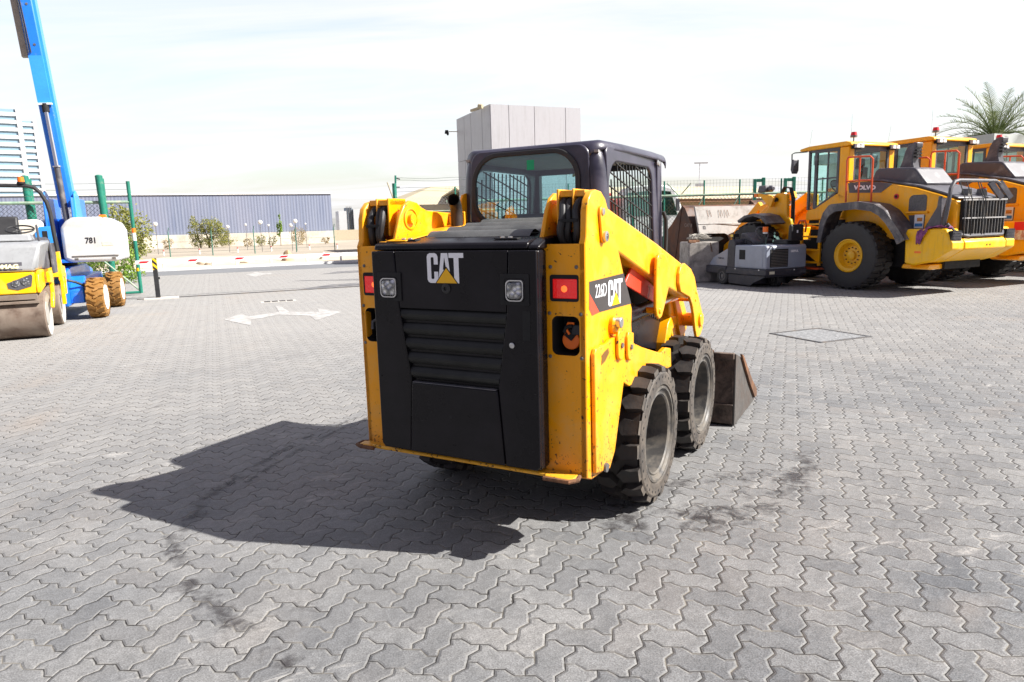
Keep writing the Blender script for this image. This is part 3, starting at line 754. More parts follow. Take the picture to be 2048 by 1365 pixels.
    mb = MB(); mb.prism([(1.05,1.02),(1.10,1.02),(1.16,.60),(1.08,.60)], X(.33), X(.39)); mb.prism([(1.14,.80),(1.2,.78),(1.30,.40),(1.2,.35),(1.12,.45)], X(.36), X(.42))
    build('mast_post', mb, YELP, sk, bevel=.006)

# --- rear bumper lip
mb = MB(); mb.box(-.64, .60, -.868, -.80, .392, .412)
mb.prism([(-.66,-.82),(-.60,-.82),(-.56,-.885),(-.65,-.885)], .3925,.4115,'Z'); mb.prism([(.44,-.86),(.60,-.82),(.60,-.885),(.56,-.90),(.46,-.90)], .3925,.4115,'Z')
build('bumper_lip', mb, paint('chipped_bumper', (.78,.38,.01), .5, 1.0, edge_z=.0+.30), sk, bevel=.008)
mb = MB(); mb.tube([(-.63,-.80,.402),(-.668,-.83,.402),(-.665,-.875,.402),(-.62,-.895,.402),(-.54,-.892,.402)], .011); mb.tube([(.60,-.82,.402),(.612,-.87,.402),(.585,-.905,.402),(.46,-.908,.402)], .011)
build_split('tie_down_loop', mb, RUSTY, sk)

# --- black engine door
dm = MB(); dm.box(-.452,.452,-.90,-.815,.432,1.432)
door = build('rear_door', dm, BLK, sk, bevel=.014, seg=3)
W = [(.316,1.430),(.300,1.150),(.246,.800),(.274,.436),(.435,.436),(.453,.455),(.453,1.430)]
for s in (1,-1):
    mb = MB(); zc = 1.258
    pts = [(s*a, b) for a, b in W]
    mb.prism(pts, -.922, -.899, 'Y'); build('door_wing', mb, BLK, door, bevel=.005)
mb = MB(); mb.prism([(-.311,1.430),(.311,1.430),(.297,1.156),(-.297,1.156)], -.920, -.899, 'Y'); build('upper_panel', mb, BLK, door, bevel=.003)
mb = MB(); mb.prism([(-.242,.792),(.242,.792),(.269,.438),(-.269,.438)], -.928, -.899, 'Y'); build('lower_panel', mb, BLK, door, bevel=.006)
def grille_mat(c0=(.006,.0065,.007), c1=(.030,.032,.030)):
    m, N, b = newmat('perforated_grille'); tc = N.node('ShaderNodeTexCoord').outputs['Object']
    s = N.sep(tc)
    a = N.math('SINE', N.math('MULTIPLY', s[0], 2*pi/.0095)); c = N.math('SINE', N.math('MULTIPLY', N.math('ADD', s[2], s[1]), 2*pi/.0095))
    hole = N.ramp(N.math('MULTIPLY', a, c), .0, .25)
    dust = N.noise(tc, 5, 5, .6)
    base = N.mix(N.ramp(dust, .35, .7), c0, c1)
    N.link(N.mix(hole, base, (.002,.002,.002)), b.inputs['Base Color']); b.inputs['Roughness'].default_value = .45; b.inputs['Metallic'].default_value = .3
    return m
GRL = grille_mat()
mb = MB(); nz = 60; zt, zb = 1.154, .795
rows = []
for k in range(nz+1):
    z = zt + (zb-zt)*k/nz; ph = (k/nz*5) % 1
    y = -.886 - .013*sin(pi*min(1, ph*1.25)) if ph < .8 else -.886 + .010
    hw = .298 + (.243-.298)*(zt-z)/(zt-zb); rows += [(-hw, y, z), (hw, y, z)]
mb.add(rows, [(2*k, 2*k+1, 2*k+3, 2*k+2) for k in range(nz)])
# cut-out dark backing behind, door box front is at -.90: recess grille sits proud of it
for i in range(len(mb.v)): x, y, z = mb.v[i]; mb.v[i] = (x, y-.020, z)
build('radiator_grille', mb, GRL, door, smooth=25)
mb = MB(); mb.box(-.235,.235,-.9295,-.905,.7925,.7965); build('grille_trim', mb, PLAST, door)
mb = MB(); mb.cyl((-.019,-.9285,.639),(-.019,-.9275,.639),.009,n=16); build('drain_hole', mb, DARK, door)
mb = MB(); mb.prism([(.380,1.165),(.418,1.165),(.418,1.035),(.380,1.035)], -.9235, -.915, 'Y'); build('handle_slot', mb, DARK, door)
mb = MB(); mb.lathe([(.013,0),(.013,.006),(.010,.008),(.0003,.008)], (.325,-.922,1.008), 'Y', 20, -1); build('lock', mb, STEEL, door)
mb = MB(); mb.lathe([(.024,0),(.024,.005),(.017,.010),(.010,.010),(.009,.004),(.0003,.004)], (-.018,-.920,1.256), 'Y', 28, -1); build('camera_lens', mb, HOSE, door)
# headlights: black frame, chrome bowl, clear lens
for s, xc in ((1,.345),(-1,-.350)):
    mb = MB(); o = rrect(xc-.072, xc+.072, 1.190, 1.328, .006); i = rrect(xc-.052, xc+.052, 1.206, 1.308, .012)
    mb.ring(o, i, -.9265, -.915); hl = build('headlight', mb, DARK, door)
    mb = MB(); mb.box(xc-.06, xc+.06, -.9235, -.92, 1.195, 1.32); build('housing', mb, DARK, hl)
    mb = MB(); o = rrect(xc-.042+.004*s, xc+.040, 1.212, 1.296, [.012,.02,.02,.02]); 
    cen = Vector((xc, -.945, 1.254)); n = len(o)
    v = [(a, -.926, b) for a, b in o] + [((a-xc)*.82+xc, -.938, (b-1.254)*.82+1.254) for a, b in o] + [((a-xc)*.45+xc, -.941, (b-1.254)*.45+1.254) for a, b in o]
    mb.add(v, [(k, (k+1)%n, n+(k+1)%n, n+k) for k in range(n)] + [(n+k, n+(k+1)%n, 2*n+(k+1)%n, 2*n+k) for k in range(n)] + [list(range(2*n,3*n))])
    build('lens', mb, LENS, hl, smooth=40)
    mb = MB(); i2 = [((a-xc)*1.12+xc, (b-1.254)*1.12+1.254) for a, b in o]; mb.ring(i2, o, -.932, -.922); build('bezel', mb, STEEL, hl)
# --- lettering
def cat_letters(h):
    """bold condensed letters C A T, height h, with a triangle at the base of the A; returns (white, triangle, outline) point lists in (x,z)"""
    C_ = [(.10,0),(.03,.04),(0,.12),(0,.88),(.03,.96),(.10,1),(.27,1),(.34,.96),(.37,.88),(.37,.62),(.235,.62),(.235,.84),(.215,.865),(.155,.865),(.135,.84),(.135,.16),(.155,.135),(.215,.135),(.235,.16),(.235,.38),(.37,.38),(.37,.12),(.34,.04),(.27,0)]
    A_ = [(.36,.0),(.485,1),(.70,1),(.80,0),(.67,0),(.655,.2),(.53,.2),(.51,0)]
    T_ = [(.735,1),(1.22,1),(1.22,.84),(1.06,.84),(1.06,0),(.90,0),(.90,.84),(.735,.84)]
    tri = [(.30,0),(.645,.50),(.99,0)]; out = [(.26,-.012),(.645,.555),(1.03,-.012)]
    sc = lambda L: [(x*h, z*h) for x, z in L]
    return [sc(C_), sc(A_), sc(T_)], sc(tri), sc(out), [(.535*h,.45*h),(.59*h,.86*h),(.645*h,.45*h)]
def place_letters(parent, fn, h, dpt, bgmat, nm='lettering'):
    let, tri, out, hole = cat_letters(h)
    mb = MB()
    for L in let: mb.add([fn(x, z, dpt) for x, z in L], [list(range(len(L)))])
    build(nm, mb, WHTL, parent, smooth=0)
    mb = MB(); mb.add([fn(x, z, dpt*1.6) for x, z in out], [[0,1,2]]); mb.add([fn(x,z,dpt*1.6) for x,z in hole], [[0,1,2]]); build('triangle_edge', mb, bgmat, parent, smooth=0)
    mb = MB(); mb.add([fn(x, z, dpt*2.2) for x, z in tri], [[0,1,2]]); build('triangle_mark', mb, YELL, parent, smooth=0)
H_ = .139
place_letters(door, lambda x, z, d: (-.122 + x*1.20, -.920-d, 1.281 + z), H_, .0008, BLK)
# decal on the side plates
DECALB = mat('decal_black', (.045,.040,.040), .35, var=.05)
mb = MB(); mb.add([(.6380,-.779,1.286),(.6380,-.337,1.291),(.6380,-.224,1.128),(.6380,-.658,1.137),(.6380,-.779,1.236)], [[0,1,2,3,4]])
dc = build('model_decal', mb, DECALB, sk, smooth=0)
mb = MB(); mb.add([(.6381,-.7795,1.236),(.6381,-.661,1.137),(.6381,-.748,1.132),(.6381,-.782,1.166)], [[0,1,2,3]]); build('red_stripe', mb, mat('decal_red', (.75,.07,.03), .4, var=.02), dc, smooth=0)
place_letters(dc, lambda x, z, d: (.6380+d, -.548 + x*1.28, 1.150 + z - .02*x), .122, .0006, DECALB)
mb = text_mb('226D', .086, .0004, .0, .74); mb.xform(frameM((.6386,-.640,1.232), (0,1,-.02), (0,0,1))); build('model_number', mb, WHTL, dc, smooth=0)

# --- hood top and grille slats
mb = MB(); mb.prism([(-.905,1.434),(-.895,1.462),(-.875,1.470),(-.12,1.565),(-.12,1.45),(-.80,1.434)], -.452, .40); mb.prism([(-.905,1.434),(-.895,1.450),(-.82,1.480),(-.70,1.49),(-.60,1.434)], .40, .455)
build('hood', mb, BLK, sk, bevel=.008)
mb = MB(); mb.prism([(-.45,1.40),(-.41,1.40),(-.41,1.475),(-.45,1.475)], -.86,-.10,'Y') 
mb.prism([(-.862,1.4735),(-.862,1.479),(-.30,1.5500),(-.30,1.5445)], -.405, -.285); build('hood_side', mb, YELP, sk, bevel=.004)
mb = MB()
for k in range(4):
    y0 = -.74 + k*.15; z0 = 1.4885+k*.0188
    n = 10; v = []
    for q in range(n+1):
        t = q/n; yy = y0 + .115*t; zz = z0 + .0144*t + .024*sin(pi*min(1, t*1.1))
        v += [(-.25+.012*k, yy, zz), (.33-.012*k, yy, zz)]
    mb.add(v, [(2*q, 2*q+1, 2*q+3, 2*q+2) for q in range(n)])
build('hood_grille', mb, grille_mat((.13,.135,.135), (.28,.285,.275)), sk, smooth=40)
mb = MB(); mb.box(-.36,-.24,-.845,-.80,1.477,1.483); mb.box(.20,.32,-.845,-.80,1.477,1.483); hg = build('hood_hinge', mb, HOSE, sk)
mb = MB()
for x in (-.325,-.285,.235,.275): mb.lathe([(.011,0),(.011,.006),(.0003,.008)], (x,-.823,1.483), 'Z', 12)
build_split('hinge_bolt', mb, STEEL, hg)
mb = MB(); n = 28
ep_ = [(-.318,-.35,1.47),(-.318,-.350,1.55),(-.317,-.352,1.61),(-.312,-.366,1.648),(-.302,-.392,1.672),(-.292,-.418,1.682)]
mb.tube(ep_, .033, 24, caps=False); mb.tube(ep_[::-1][:5], .0305, 24, caps=False)
build('exhaust_pipe', mb, mat('exhaust_steel', (.010,.009,.009), .45, .0, var=.3, dirt=(.06,.035,.025), dirt_amt=.3), sk, smooth=50, recalc=False)
mb = MB(); mb.box(-.40,-.30,-.30,-.288,1.50,1.62); mb.prism([(-.22,1.50),(-.19,1.63),(-.14,1.72),(-.10,1.73),(-.08,1.70),(-.05,1.52)], -.42,-.405)
build('exhaust_bracket', mb, YELP, sk, bevel=.004)
# ------------------------------------------------------------------ skid steer cab
cabE = empty('cab', (0,0,0), 0, None, None); cabE.parent = sk
HW = .445; ZB, ZT = 1.22, 1.955; YB, YF = -.11, .90
# rear panel, window opening, rounded corners to the sides
k = 8
outer = rrect(-HW+.035, HW-.0, 1.42, 1.945, [.10,.13,.02,.02], k)
def taper(pts):   # the cab narrows a little towards the roof
    return [(x*(1 + .05*(1.70-z)/.5), z) for x, z in pts]
outer = rrect(-.372, .372, 1.40, 1.952, [.06,.06,.01,.01], k)
inner = rrect(-.345, .305, 1.548, 1.930, [.15,.16,.13,.08], k)
outer = taper(outer)
mb = MB(); mb.ring(outer, inner, YB, YB+.03, 'Y')
build('rear_wall', mb, CABP, cabE, smooth=35, bevel=.012, seg=3)
mb = MB(); i2 = rrect(-.330, .290, 1.563, 1.915, [.138,.150,.118,.07], k); mb.ring(rrect(-.356,.316,1.538,1.940,[.155,.168,.138,.088],k), i2, YB-.014, YB+.004, 'Y')
wf = build('window_seal', mb, HOSE, cabE, smooth=50, bevel=.005)
mb = MB(); mb.prism(i2, YB-.004, YB, 'Y'); build('rear_window', mb, GLS, cabE, smooth=0)
mb = MB(); mb.box(.0,.045,YB-.0055,YB-.0047,1.835,1.888); build('green_sticker', mb, mat('green_sticker', (.0,.35,.15), .5, var=.05), wf)
# side walls with window opening and mesh
for s in (1,-1):
    o = rrect(YB+.068, YF-.06, 1.22, 1.945, [.03,.05,.01,.01], k)
    i = rrect(-.020, .745, 1.36, 1.868, [.09,.17,.05,.05], k)
    mb = MB()
    st = len(mb.v); mb.ring(o, i, s*(HW-.025), s*HW, 'X')
    for q in range(len(mb.v)): x, y, z = mb.v[q]; mb.v[q] = (x*(1+.05*(1.70-z)/.5), y, z)
    build('side_wall', mb, CABP, cabE, smooth=35, bevel=.012, seg=3)
    mb = MB()
    # rounded rear corner posts
    pr = [(HW-.03, YB+.0), (HW-.012, YB+.004), (HW, YB+.03), (HW, YB+.06), (HW-.03, YB+.06)]
    # expanded steel mesh: near-vertical bars and slanting bars
    xm = s*(HW-.016)
    def inwin(y, z): return -.05 < y < .73 and 1.33 < z < 1.865
    for q in range(15):
        y = .005 + q*.0505; zt = 1.862 if .13 < y < .68 else (1.72+.9*y if y < .13 else 1.84); mb.bar((xm, y, 1.325), (xm, y, zt), .0065, .0065)
    for q in range(9):
        z0 = 1.43 + q*.078; y0, y1 = -.02, .74
        ya, za, yb, zb = y0, z0, y1, z0-.76*.24
        if za > 1.862: ya = y0 + (za-1.862)/.24; za = 1.862
        if zb < 1.325: yb = y0 + (z0-1.325)/.24; zb = 1.325
        if ya < yb: mb.bar((xm+.004*s, ya, za), (xm+.004*s, yb, zb), .008, .005)
    for q in range(len(mb.v)): x, y, z = mb.v[q]; mb.v[q] = (x*(1+.05*(1.70-z)/.5), y, z)
    build('mesh_guard', mb, HOSE, cabE, smooth=0)
# large-radius rear corner posts
for s in (1,-1):
    mb = MB(); R_ = .07; n_ = 8; secs_ = []
    for (z, ins) in ((1.40,0),(1.70,0),(1.82,.004),(1.88,.012),(1.92,.026),(1.945,.045),(1.958,.069)):
        hw = HW*(1+.05*(1.70-z)/.5); row = []
        for q in range(n_+1):
            t = pi/2*q/n_
            row.append((s*(hw-R_+(R_-ins)*cos(t)), YB+R_-(R_-ins)*sin(t), z))
        secs_.append(row)
    v = [p for r_ in secs_ for p in r_]; m_ = n_+1
    mb.add(v, [(a_*m_+b_, a_*m_+b_+1, (a_+1)*m_+b_+1, (a_+1)*m_+b_) for a_ in range(len(secs_)-1) for b_ in range(n_)])
    build('corner_post', mb, CABP, cabE, smooth=70)
# roof with rolled edge, front visor
mb = MB()
rp = []
n = 6
def roofsec(y, z, hw):
    out = []
    for s in (-1, 1):
        ts = range(n+1) if s < 0 else range(n, -1, -1)
        for q in ts:
            t = pi/2*q/n
            out.append((s*(hw-.05+.05*cos(t)), y, z-.05+.05*sin(t)))
    return out
secs = []
for (y, z, hw) in ((YB+.004,1.925,.355),(YB+.012,1.950,.375),(YB+.035,1.966,.410),(YB+.08,1.974,.432),(.3,1.978,.442),(.8,1.974,.455),(.97,1.968,.460),(.985,1.958,.458),(.985,1.928,.455)):
    secs.append(roofsec(y, z, hw))
v = []; m = len(secs[0])
for s_ in secs: v += s_
f = [(a*m+b, a*m+b+1, (a+1)*m+b+1, (a+1)*m+b) for a in range(len(secs)-1) for b in range(m-1)]
mb.add(v, f)
ro = build('roof', mb, CABP, cabE, smooth=60)
sol = ro.modifiers.new('solid', 'SOLIDIFY'); sol.thickness = .02; sol.offset = -1
mb = MB(); mb.box(-.41,.41,YB+.02,.94,1.905,1.918); build('headliner', mb, mat('headliner', (.30,.30,.30), .8, var=.1), cabE)
# front posts and door frame
mb = MB()
for s in (1,-1):
    mb.prism([(YF-.075,1.0),(YF-.075,1.93),(YF-.02,1.93),(YF-.02,1.0)], s*.395, s*.452)
    mb.tube([(s*.44,YF+.0,1.93),(s*.445,YF+.005,1.5),(s*.45,YF+.01,1.15)], .012, 8)
mb.box(-.44,.44,YF-.07,YF-.03,1.87,1.92)
build_split('front_post', mb, CABP, cabE, bevel=.008)
mb = MB(); mb.tube([(.47,.92,1.12),(.475,.94,1.45),(.475,.935,1.55),(.46,.92,1.60)], .013, 10); build('grab_handle', mb, HOSE, cabE)
mb = MB(); mb.box(-.39,.39,YF-.04,YF-.034,1.10,1.87); build('front_glass', mb, glass('clear_glass', (.90,.95,.94), .02, .6), cabE, smooth=0)
mb = MB(); mb.lathe([(.017,0),(.017,.006),(.0003,.008)], (.452,.845,1.90), 'X', 12); mb.lathe([(.017,0),(.017,.006),(.0003,.008)], (.452,.81,1.905), 'X', 12); mb.lathe([(.018,0),(.018,.008),(.0003,.01)], (.375,YB-.001,1.62),'Y',14,-1); build_split('cab_bolt', mb, STEEL, cabE)
mb = MB(); mb.box(-.40,.40,-.08,.86,1.00,1.04); mb.box(-.40,.40,-.08,-.05,1.0,1.40); mb.box(-.42,-.38,-.08,.86,1.0,1.22); mb.box(.38,.42,-.08,.86,1.0,1.22); build('cab_tub', mb, DARK, cabE)
mb = MB(); mb.tbox(-.24,.24,.02,.50,1.04,1.20,.02,.02); mb.prism([(-.02,1.15),(.10,1.15),(.04,1.60),(-.05,1.60)], -.21, .21); st_ = build('seat', mb, HOSE, cabE, bevel=.02, seg=3)
mb = MB(); mb.tbox(.28,.36,.15,.60,1.2,1.33,.01,.01); mb.tbox(-.36,-.28,.15,.60,1.2,1.33,.01,.01); mb.cyl((.31,.56,1.3),(.30,.60,1.45),.02); mb.cyl((-.31,.56,1.3),(-.30,.60,1.45),.02); build_split('armrest', mb, HOSE, cabE, bevel=.01)
mb = MB(); mb.tube([(-.02,.86,1.88),(.05,.60,1.86),(.14,.30,1.84),(.22,.02,1.80)], .008); build('wiring', mb, mat('yellow_cable', (.5,.4,.05), .6, var=.05), cabE)
# ------------------------------------------------------------------ bucket (attached)
BUK = mat('bucket_steel', (.050,.036,.030), .55, .4, var=.35, vscale=8, dirt=(.20,.15,.12), dirt_amt=.45, dirt_scale=7, bump=.4, bscale=30)
BUKS = mat('bucket_side_steel', (.095,.088,.082), .6, .35, var=.25, vscale=10, dirt=(.08,.06,.05), dirt_amt=.4, bump=.4, bscale=30)
bk = empty('bucket', (0,0,0), 0, None, None); bk.parent = sk
mb = MB(); mb.prism([(1.585,.02),(1.60,.545),(1.615,.545),(1.62,.06),(2.40,.035),(2.42,.012),(1.62,.005)], -.80, .805); mb.box(-.80,.807,1.575,1.62,.515,.560); mb.box(-.80,.807,1.572,1.60,.16,.172); build('bucket_shell', mb, BUK, bk, bevel=.004)
for s in (1,-1):
    mb = MB(); mb.prism([(1.585,.012),(1.60,.555),(1.70,.525),(1.80,.49),(2.18,.22),(2.40,.09),(2.43,.012)], s*.806, s*.822); build('side_cutter', mb, BUKS, bk, bevel=.004)
    mb = MB(); mb.prism([(1.72,.535),(1.80,.51),(2.20,.24),(2.42,.12),(2.45,.05),(2.36,.05),(2.10,.23),(1.86,.42)], s*.8225, s*.840); build('wear_edge', mb, RUSTY, bk, bevel=.003)
mb = MB(); mb.box(-.5,.5,1.44,1.575,.12,.50); mb.box(-.42,-.36,1.2,1.45,.2,.8); mb.box(.36,.42,1.2,1.45,.2,.8); build('quick_coupler', mb, BLK, bk, bevel=.01)
mb = MB(); mb.tube([(.56,1.55,.53),(.58,1.52,.59),(.62,1.53,.575),(.66,1.56,.57)], .015); build('hook', mb, RUSTY, bk)
# ================================================================== WHEEL LOADER (origin: outer face of rear left tyre on the ground, X right, Y forward)
RUST_O = mat('orange_rail_paint', (.66,.085,.02), .4, var=.05)
GLD = mat('hood_grey_plastic', (.075,.072,.085), .42, var=.1, dirt=(.25,.24,.24), dirt_amt=.2, dirt_scale=3)
FEND = mat('fender_plastic', (.060,.056,.068), .45, var=.2, dirt=(.26,.24,.23), dirt_amt=.4, dirt_scale=3)
LYEL = paint('loader_rim_yellow', (.80,.42,.005), .35, .4)
BUCKR = mat('brown_bucket_steel', (.060,.035,.028), .6, .3, var=.35, vscale=2.5, dirt=(.20,.09,.05), dirt_amt=.5, dirt_scale=1.2, bump=.3, bscale=12)
PAPER = mat('paper', (.75,.76,.80), .6, var=.02)
PICB = mat('printed_blue', (.05,.22,.55), .5, var=.3, vscale=30); PICO = mat('printed_orange', (.55,.22,.05), .5, var=.3, vscale=30)
LRED = mat('red_panel', (.65,.01,.02), .4, var=.05)
def loader(loc, rz, label, variant=0, group='wheel loaders parked side by side'):
    R = empty('wheel_loader', loc, rz, label, 'wheel loader', group)
    full = variant == 0
    def B(n, mb, m, par=R, **k): return build(n, mb, m, par, **k)
    # wheels
    for (x, y, sx, sd) in ((.27,0,-1,11),(2.03,0,1,12),(.27,2.92,-1,13),(2.03,2.92,1,14)):
        if variant == 2 and y > 0: continue
        w = empty('wheel', (0,0,0), 0, None, None); w.parent = R
        c_ = (x, y, .715)
        mb = lugtyre(c_, sx, .715, .50, .345, 26, 'zig', .035, n=56, seed=sd)
        mb.cur = 0; mb.lathe([(.345,.215),(.36,.245),(.47,.262),(.60,.262),(.665,.25)], c_, 'X', 56, sx)
        build('tyre', mb, [TYREB, TYREB, DARK, TYREB], w, smooth=28, recalc=False)
        mb = MB(); mb.lathe([(.350,.205),(.348,.250),(.330,.256),(.318,.235),(.290,.225),(.270,.215),(.235,.10),(.225,.095),(.19,.11),(.10,.115),(.095,.165),(.07,.18),(.0005,.182)], c_, 'X', 40, sx)
        build('rim', mb, LYEL, w, smooth=35, recalc=False)
        mb = MB()
        for q in range(12):
            t = 2*pi*q/12; p = Vector(c_)+Vector((sx*.105, .165*cos(t), .165*sin(t))); mb.cyl(p-Vector((sx*.01,0,0)), p+Vector((sx*.03,0,0)), .014, n=6)
        build_split('wheel_nut', mb, RUSTY, w) if full and y == 0 and sx < 0 else None
    # rear frame and belly
    mb = MB(); mb.box(.62,1.68,-1.7,1.55,.48,1.25); mb.cyl((.5,0,.715),(1.8,0,.715),.16,n=16); mb.cyl((.5,2.92,.715),(1.8,2.92,.715),.16,n=16)
    mb.box(.7,1.6,1.5,2.5,.5,1.0); B('rear_frame', mb, DARK)
    # hood
    hp = [(.50,1.10),(.50,2.24),(.25,2.262),(-.32,2.212),(-1.10,2.055),(-1.60,1.90),(-1.90,1.79),(-1.96,1.70),(-1.96,1.12),(-1.30,1.02)]
    mb = MB(); st = 0
    mb.prism(hp, .45, 1.85); hood = B('hood', mb, YELW, bevel=.05, seg=3)
    mb = MB(); hs = [(.50,2.245),(.50,2.30),(.24,2.31),(-.32,2.262),(-1.10,2.108),(-1.62,1.95),(-1.93,1.83),(-1.93,1.79),(-1.60,1.905),(-1.10,2.06),(-.32,2.217),(.25,2.267)]
    mb.prism(hs, .52, 1.78); B('hood_cover', mb, GLD, hood, bevel=.03)
    mb = MB(); mb.prism([(.10,2.27),(.02,2.46),(-.05,2.51),(-.78,2.47),(-.88,2.45),(-1.16,2.12),(-1.0,2.05)], .72, 1.58); B('air_intake_hump', mb, GLD, hood, bevel=.04, seg=3)
    mb = MB(); mb.prism([(-.28,2.44),(-.36,2.62),(-.41,2.82),(-.47,2.93),(-.60,2.985),(-.67,2.975),(-.66,2.90),(-.60,2.80),(-.585,2.62),(-.63,2.44)], 1.02, 1.22); ex = B('exhaust_stack', mb, GLD, bevel=.02)
    mb = MB()
    for q in range(4): mb.box(1.04,1.20,-.665,-.60,2.68+q*.065,2.705+q*.065)
    build_split('stack_louvre', mb, DARK, ex)
    # side openings
    mb = MB(); i = rrect(-1.37,-1.00,1.60,1.91,[.10,.06,.03,.02]); mb.prism(i, .444, .452); B('side_grille', mb, mat('side_mesh', (.10,.095,.10), .5, .2, var=.3, vscale=30), hood)
    mb = MB(); mb.prism([(-1.36,1.52),(-1.01,1.52),(-1.10,1.16),(-1.34,1.16)], .444, .452); B('side_grille_lower', mb, GLD, hood)
    mb = MB(); mb.tube([(.43,-.96,1.57),(.43,-1.42,1.57)], .02, 8); B('hood_handle', mb, YELW, hood)
    mb = MB(); mb.box(.438,.442,-1.335,-1.145,1.27,1.53); po = B('poster', mb, PAPER, hood)
    mb = MB(); mb.box(.435,.4375,-1.31,-1.20,1.40,1.47); B('photo', mb, PICO, po); mb = MB(); mb.box(.435,.4375,-1.32,-1.16,1.30,1.36); B('photo', mb, PICB, po)
    # dark name strip under the cover
    mb = MB(); mb.prism([(.44,2.235),(.40,2.03),(-.36,1.995),(-.62,2.16),(-.32,2.212),(.2,2.25)], .441, .449); nm = B('name_strip', mb, GLD, hood)
    mb = text_mb('VOLVO', .115, .002, .006, 1.35) if variant != 1 else text_mb('L120H', .15, .002, .002, 1.2)
    mb.xform(frameM((.4385,.02,2.115), (0,-1,-.055), (0,-.055,1))); B('lettering', mb, WHTL if variant != 1 else PLAST, nm, smooth=0)
    mb = MB(); mb.lathe([(.055,0),(.055,.01),(.0003,.012)], (.447,-.72,1.90), 'X', 14, -1); sq = B('red_sticker', mb, LRED, hood); mb = MB(); mb.lathe([(.03,0),(.03,.004),(.0003,.005)], (.435,-.72,1.90), 'X', 12, -1); B('filler_cap', mb, DARK, sq)
    # fenders
    for x0, x1 in ((-.02,.55),(1.75,2.32)):
        arc = [(.80,.98),(.776,1.12),(.74,1.40),(.66,1.62),(.52,1.775),(.45,1.80),(-.13,1.825),(-.17,1.83),(-.58,1.765),(-.82,1.63),(-1.02,1.42),(-1.20,1.20),(-1.30,1.06)]
        inn = [(-1.14,.97),(-1.03,1.17),(-.86,1.38),(-.70,1.53),(-.52,1.62),(-.14,1.675),(.36,1.64),(.50,1.56),(.60,1.40),(.66,1.15),(.70,.98)]
        mb = MB(); mb.prism(arc+inn, x0, x0+.04 if x0<1 else x1-.04); 
        for q in range(len(arc)-1):
            (a,b_),(a2,b2) = arc[q], arc[q+1]
            mb.add([(x0+.001,a,b_),(x1,a,b_),(x1,a2,b2),(x0+.001,a2,b2)], [(0,1,2,3)])
        B('rear_fender', mb, FEND, bevel=.0, smooth=40)
        mb = MB(); mb.prism([(.62,2.62+0),(.62,2.6)] and [(2.25,1.42),(2.45,1.60),(2.75,1.66),(3.05,1.62),(3.30,1.50),(3.25,1.44),(3.02,1.55),(2.75,1.59),(2.50,1.53),(2.32,1.38)], x0, x1); B('front_fender', mb, FEND, bevel=.01) if variant < 2 else None
    # orange handrails
    for x in ((.28,2.02) if full else (.28,)):
        mb = MB(); xx = x
        mb.tube([(xx,.34,1.83),(xx,.36,2.70),(xx,.33,2.765),(xx,-.20,2.735),(xx,-.265,2.68),(xx,-.275,1.80)], .019, 8)
        mb.tube([(xx,.035,1.82),(xx,.04,2.755)], .017, 8); mb.tube([(xx,.35,2.27),(xx,-.27,2.25)], .017, 8)
        B('handrail', mb, RUST_O)
    # cab
    cb = empty('cab', (0,0,0), 0, None, None); cb.parent = R
    x0, x1 = .56, 1.97
    mb = MB(); mb.prism([(.55,1.50),(.55,1.95),(.80,2.04),(.86,2.02),(1.42,1.72),(1.60,1.70),(1.66,1.62),(1.66,1.46)], x0, x0+.05); mb.prism([(.55,1.50),(.55,1.95),(.80,2.04),(.86,2.02),(1.42,1.72),(1.60,1.70),(1.66,1.62),(1.66,1.46)], x1-.05, x1)
    mb.box(x0+.05,x1-.05,.55,1.62,1.46,1.62); mb.box(x0+.05,x1-.05,.55,.60,1.6,2.30)
    B('cab_base', mb, YELW, cb, bevel=.015)
    mb = MB(); mb.prism([(.57,1.20),(.57,1.46),(1.60,1.46),(1.60,1.36),(1.2,1.30),(1.1,1.20)], .6, 1.93); B('cab_floor', mb, DARK, cb)
    mb = MB()
    for xa, xb in ((x0,x0+.16),(x1-.16,x1)): mb.box(xa,xb,.55,.80,1.92,3.03)
    build_split('rear_pillar', mb, YELW, cb, bevel=.02)
    mb = MB()
    for xa in (x0, x1-.05):
        xb = xa+.05
        mb.box(xa,xb,.801,.86,2.05,3.03); mb.box(xa,xb,1.40,1.47,1.72,3.03); mb.box(xa,xb,.86,1.40,2.96,3.03); mb.box(xa,xb,1.47,1.63,2.98,3.03); mb.box(xa,xb,1.60,1.65,1.70,3.03)
        mb.prism([(.86,2.02),(.86,2.09),(1.02,1.98),(1.36,1.79),(1.40,1.80),(1.40,1.725)], xa, xb); mb.box(xa+.01,xb-.01,1.10,1.125,1.95,2.96); mb.box(xa+.012,xb-.012,.86,1.40,2.37,2.40)
    mb.box(x0+.16,x1-.16,.56,.60,2.94,3.03); mb.box(x0+.16,x0+.21,.56,.60,2.30,2.95); mb.box(x1-.21,x1-.16,.56,.60,2.30,2.95); mb.box(x0+.05,x1-.05,1.60,1.64,1.64,1.72)
    B('window_frame', mb, GLD, cb)
    mb = MB(); mb.prism([(.86,2.05),(.86,2.96),(1.60,2.98),(1.60,1.73),(1.40,1.75)], x0+.02, x0+.026); B('side_window', mb, GLSW, cb)
    mb = MB(); mb.prism([(.86,2.05),(.86,2.96),(1.60,2.98),(1.60,1.73),(1.40,1.75)], x1-.026, x1-.02); B('side_window', mb, GLSW, cb)
    mb = MB(); mb.box(x0+.16,x1-.16,.575,.581,2.28,2.96); B('rear_window', mb, GLSW, cb)
    mb = MB(); mb.box(x0+.05,x1-.05,1.62,1.626,1.72,3.0); B('windscreen', mb, GLSW, cb)
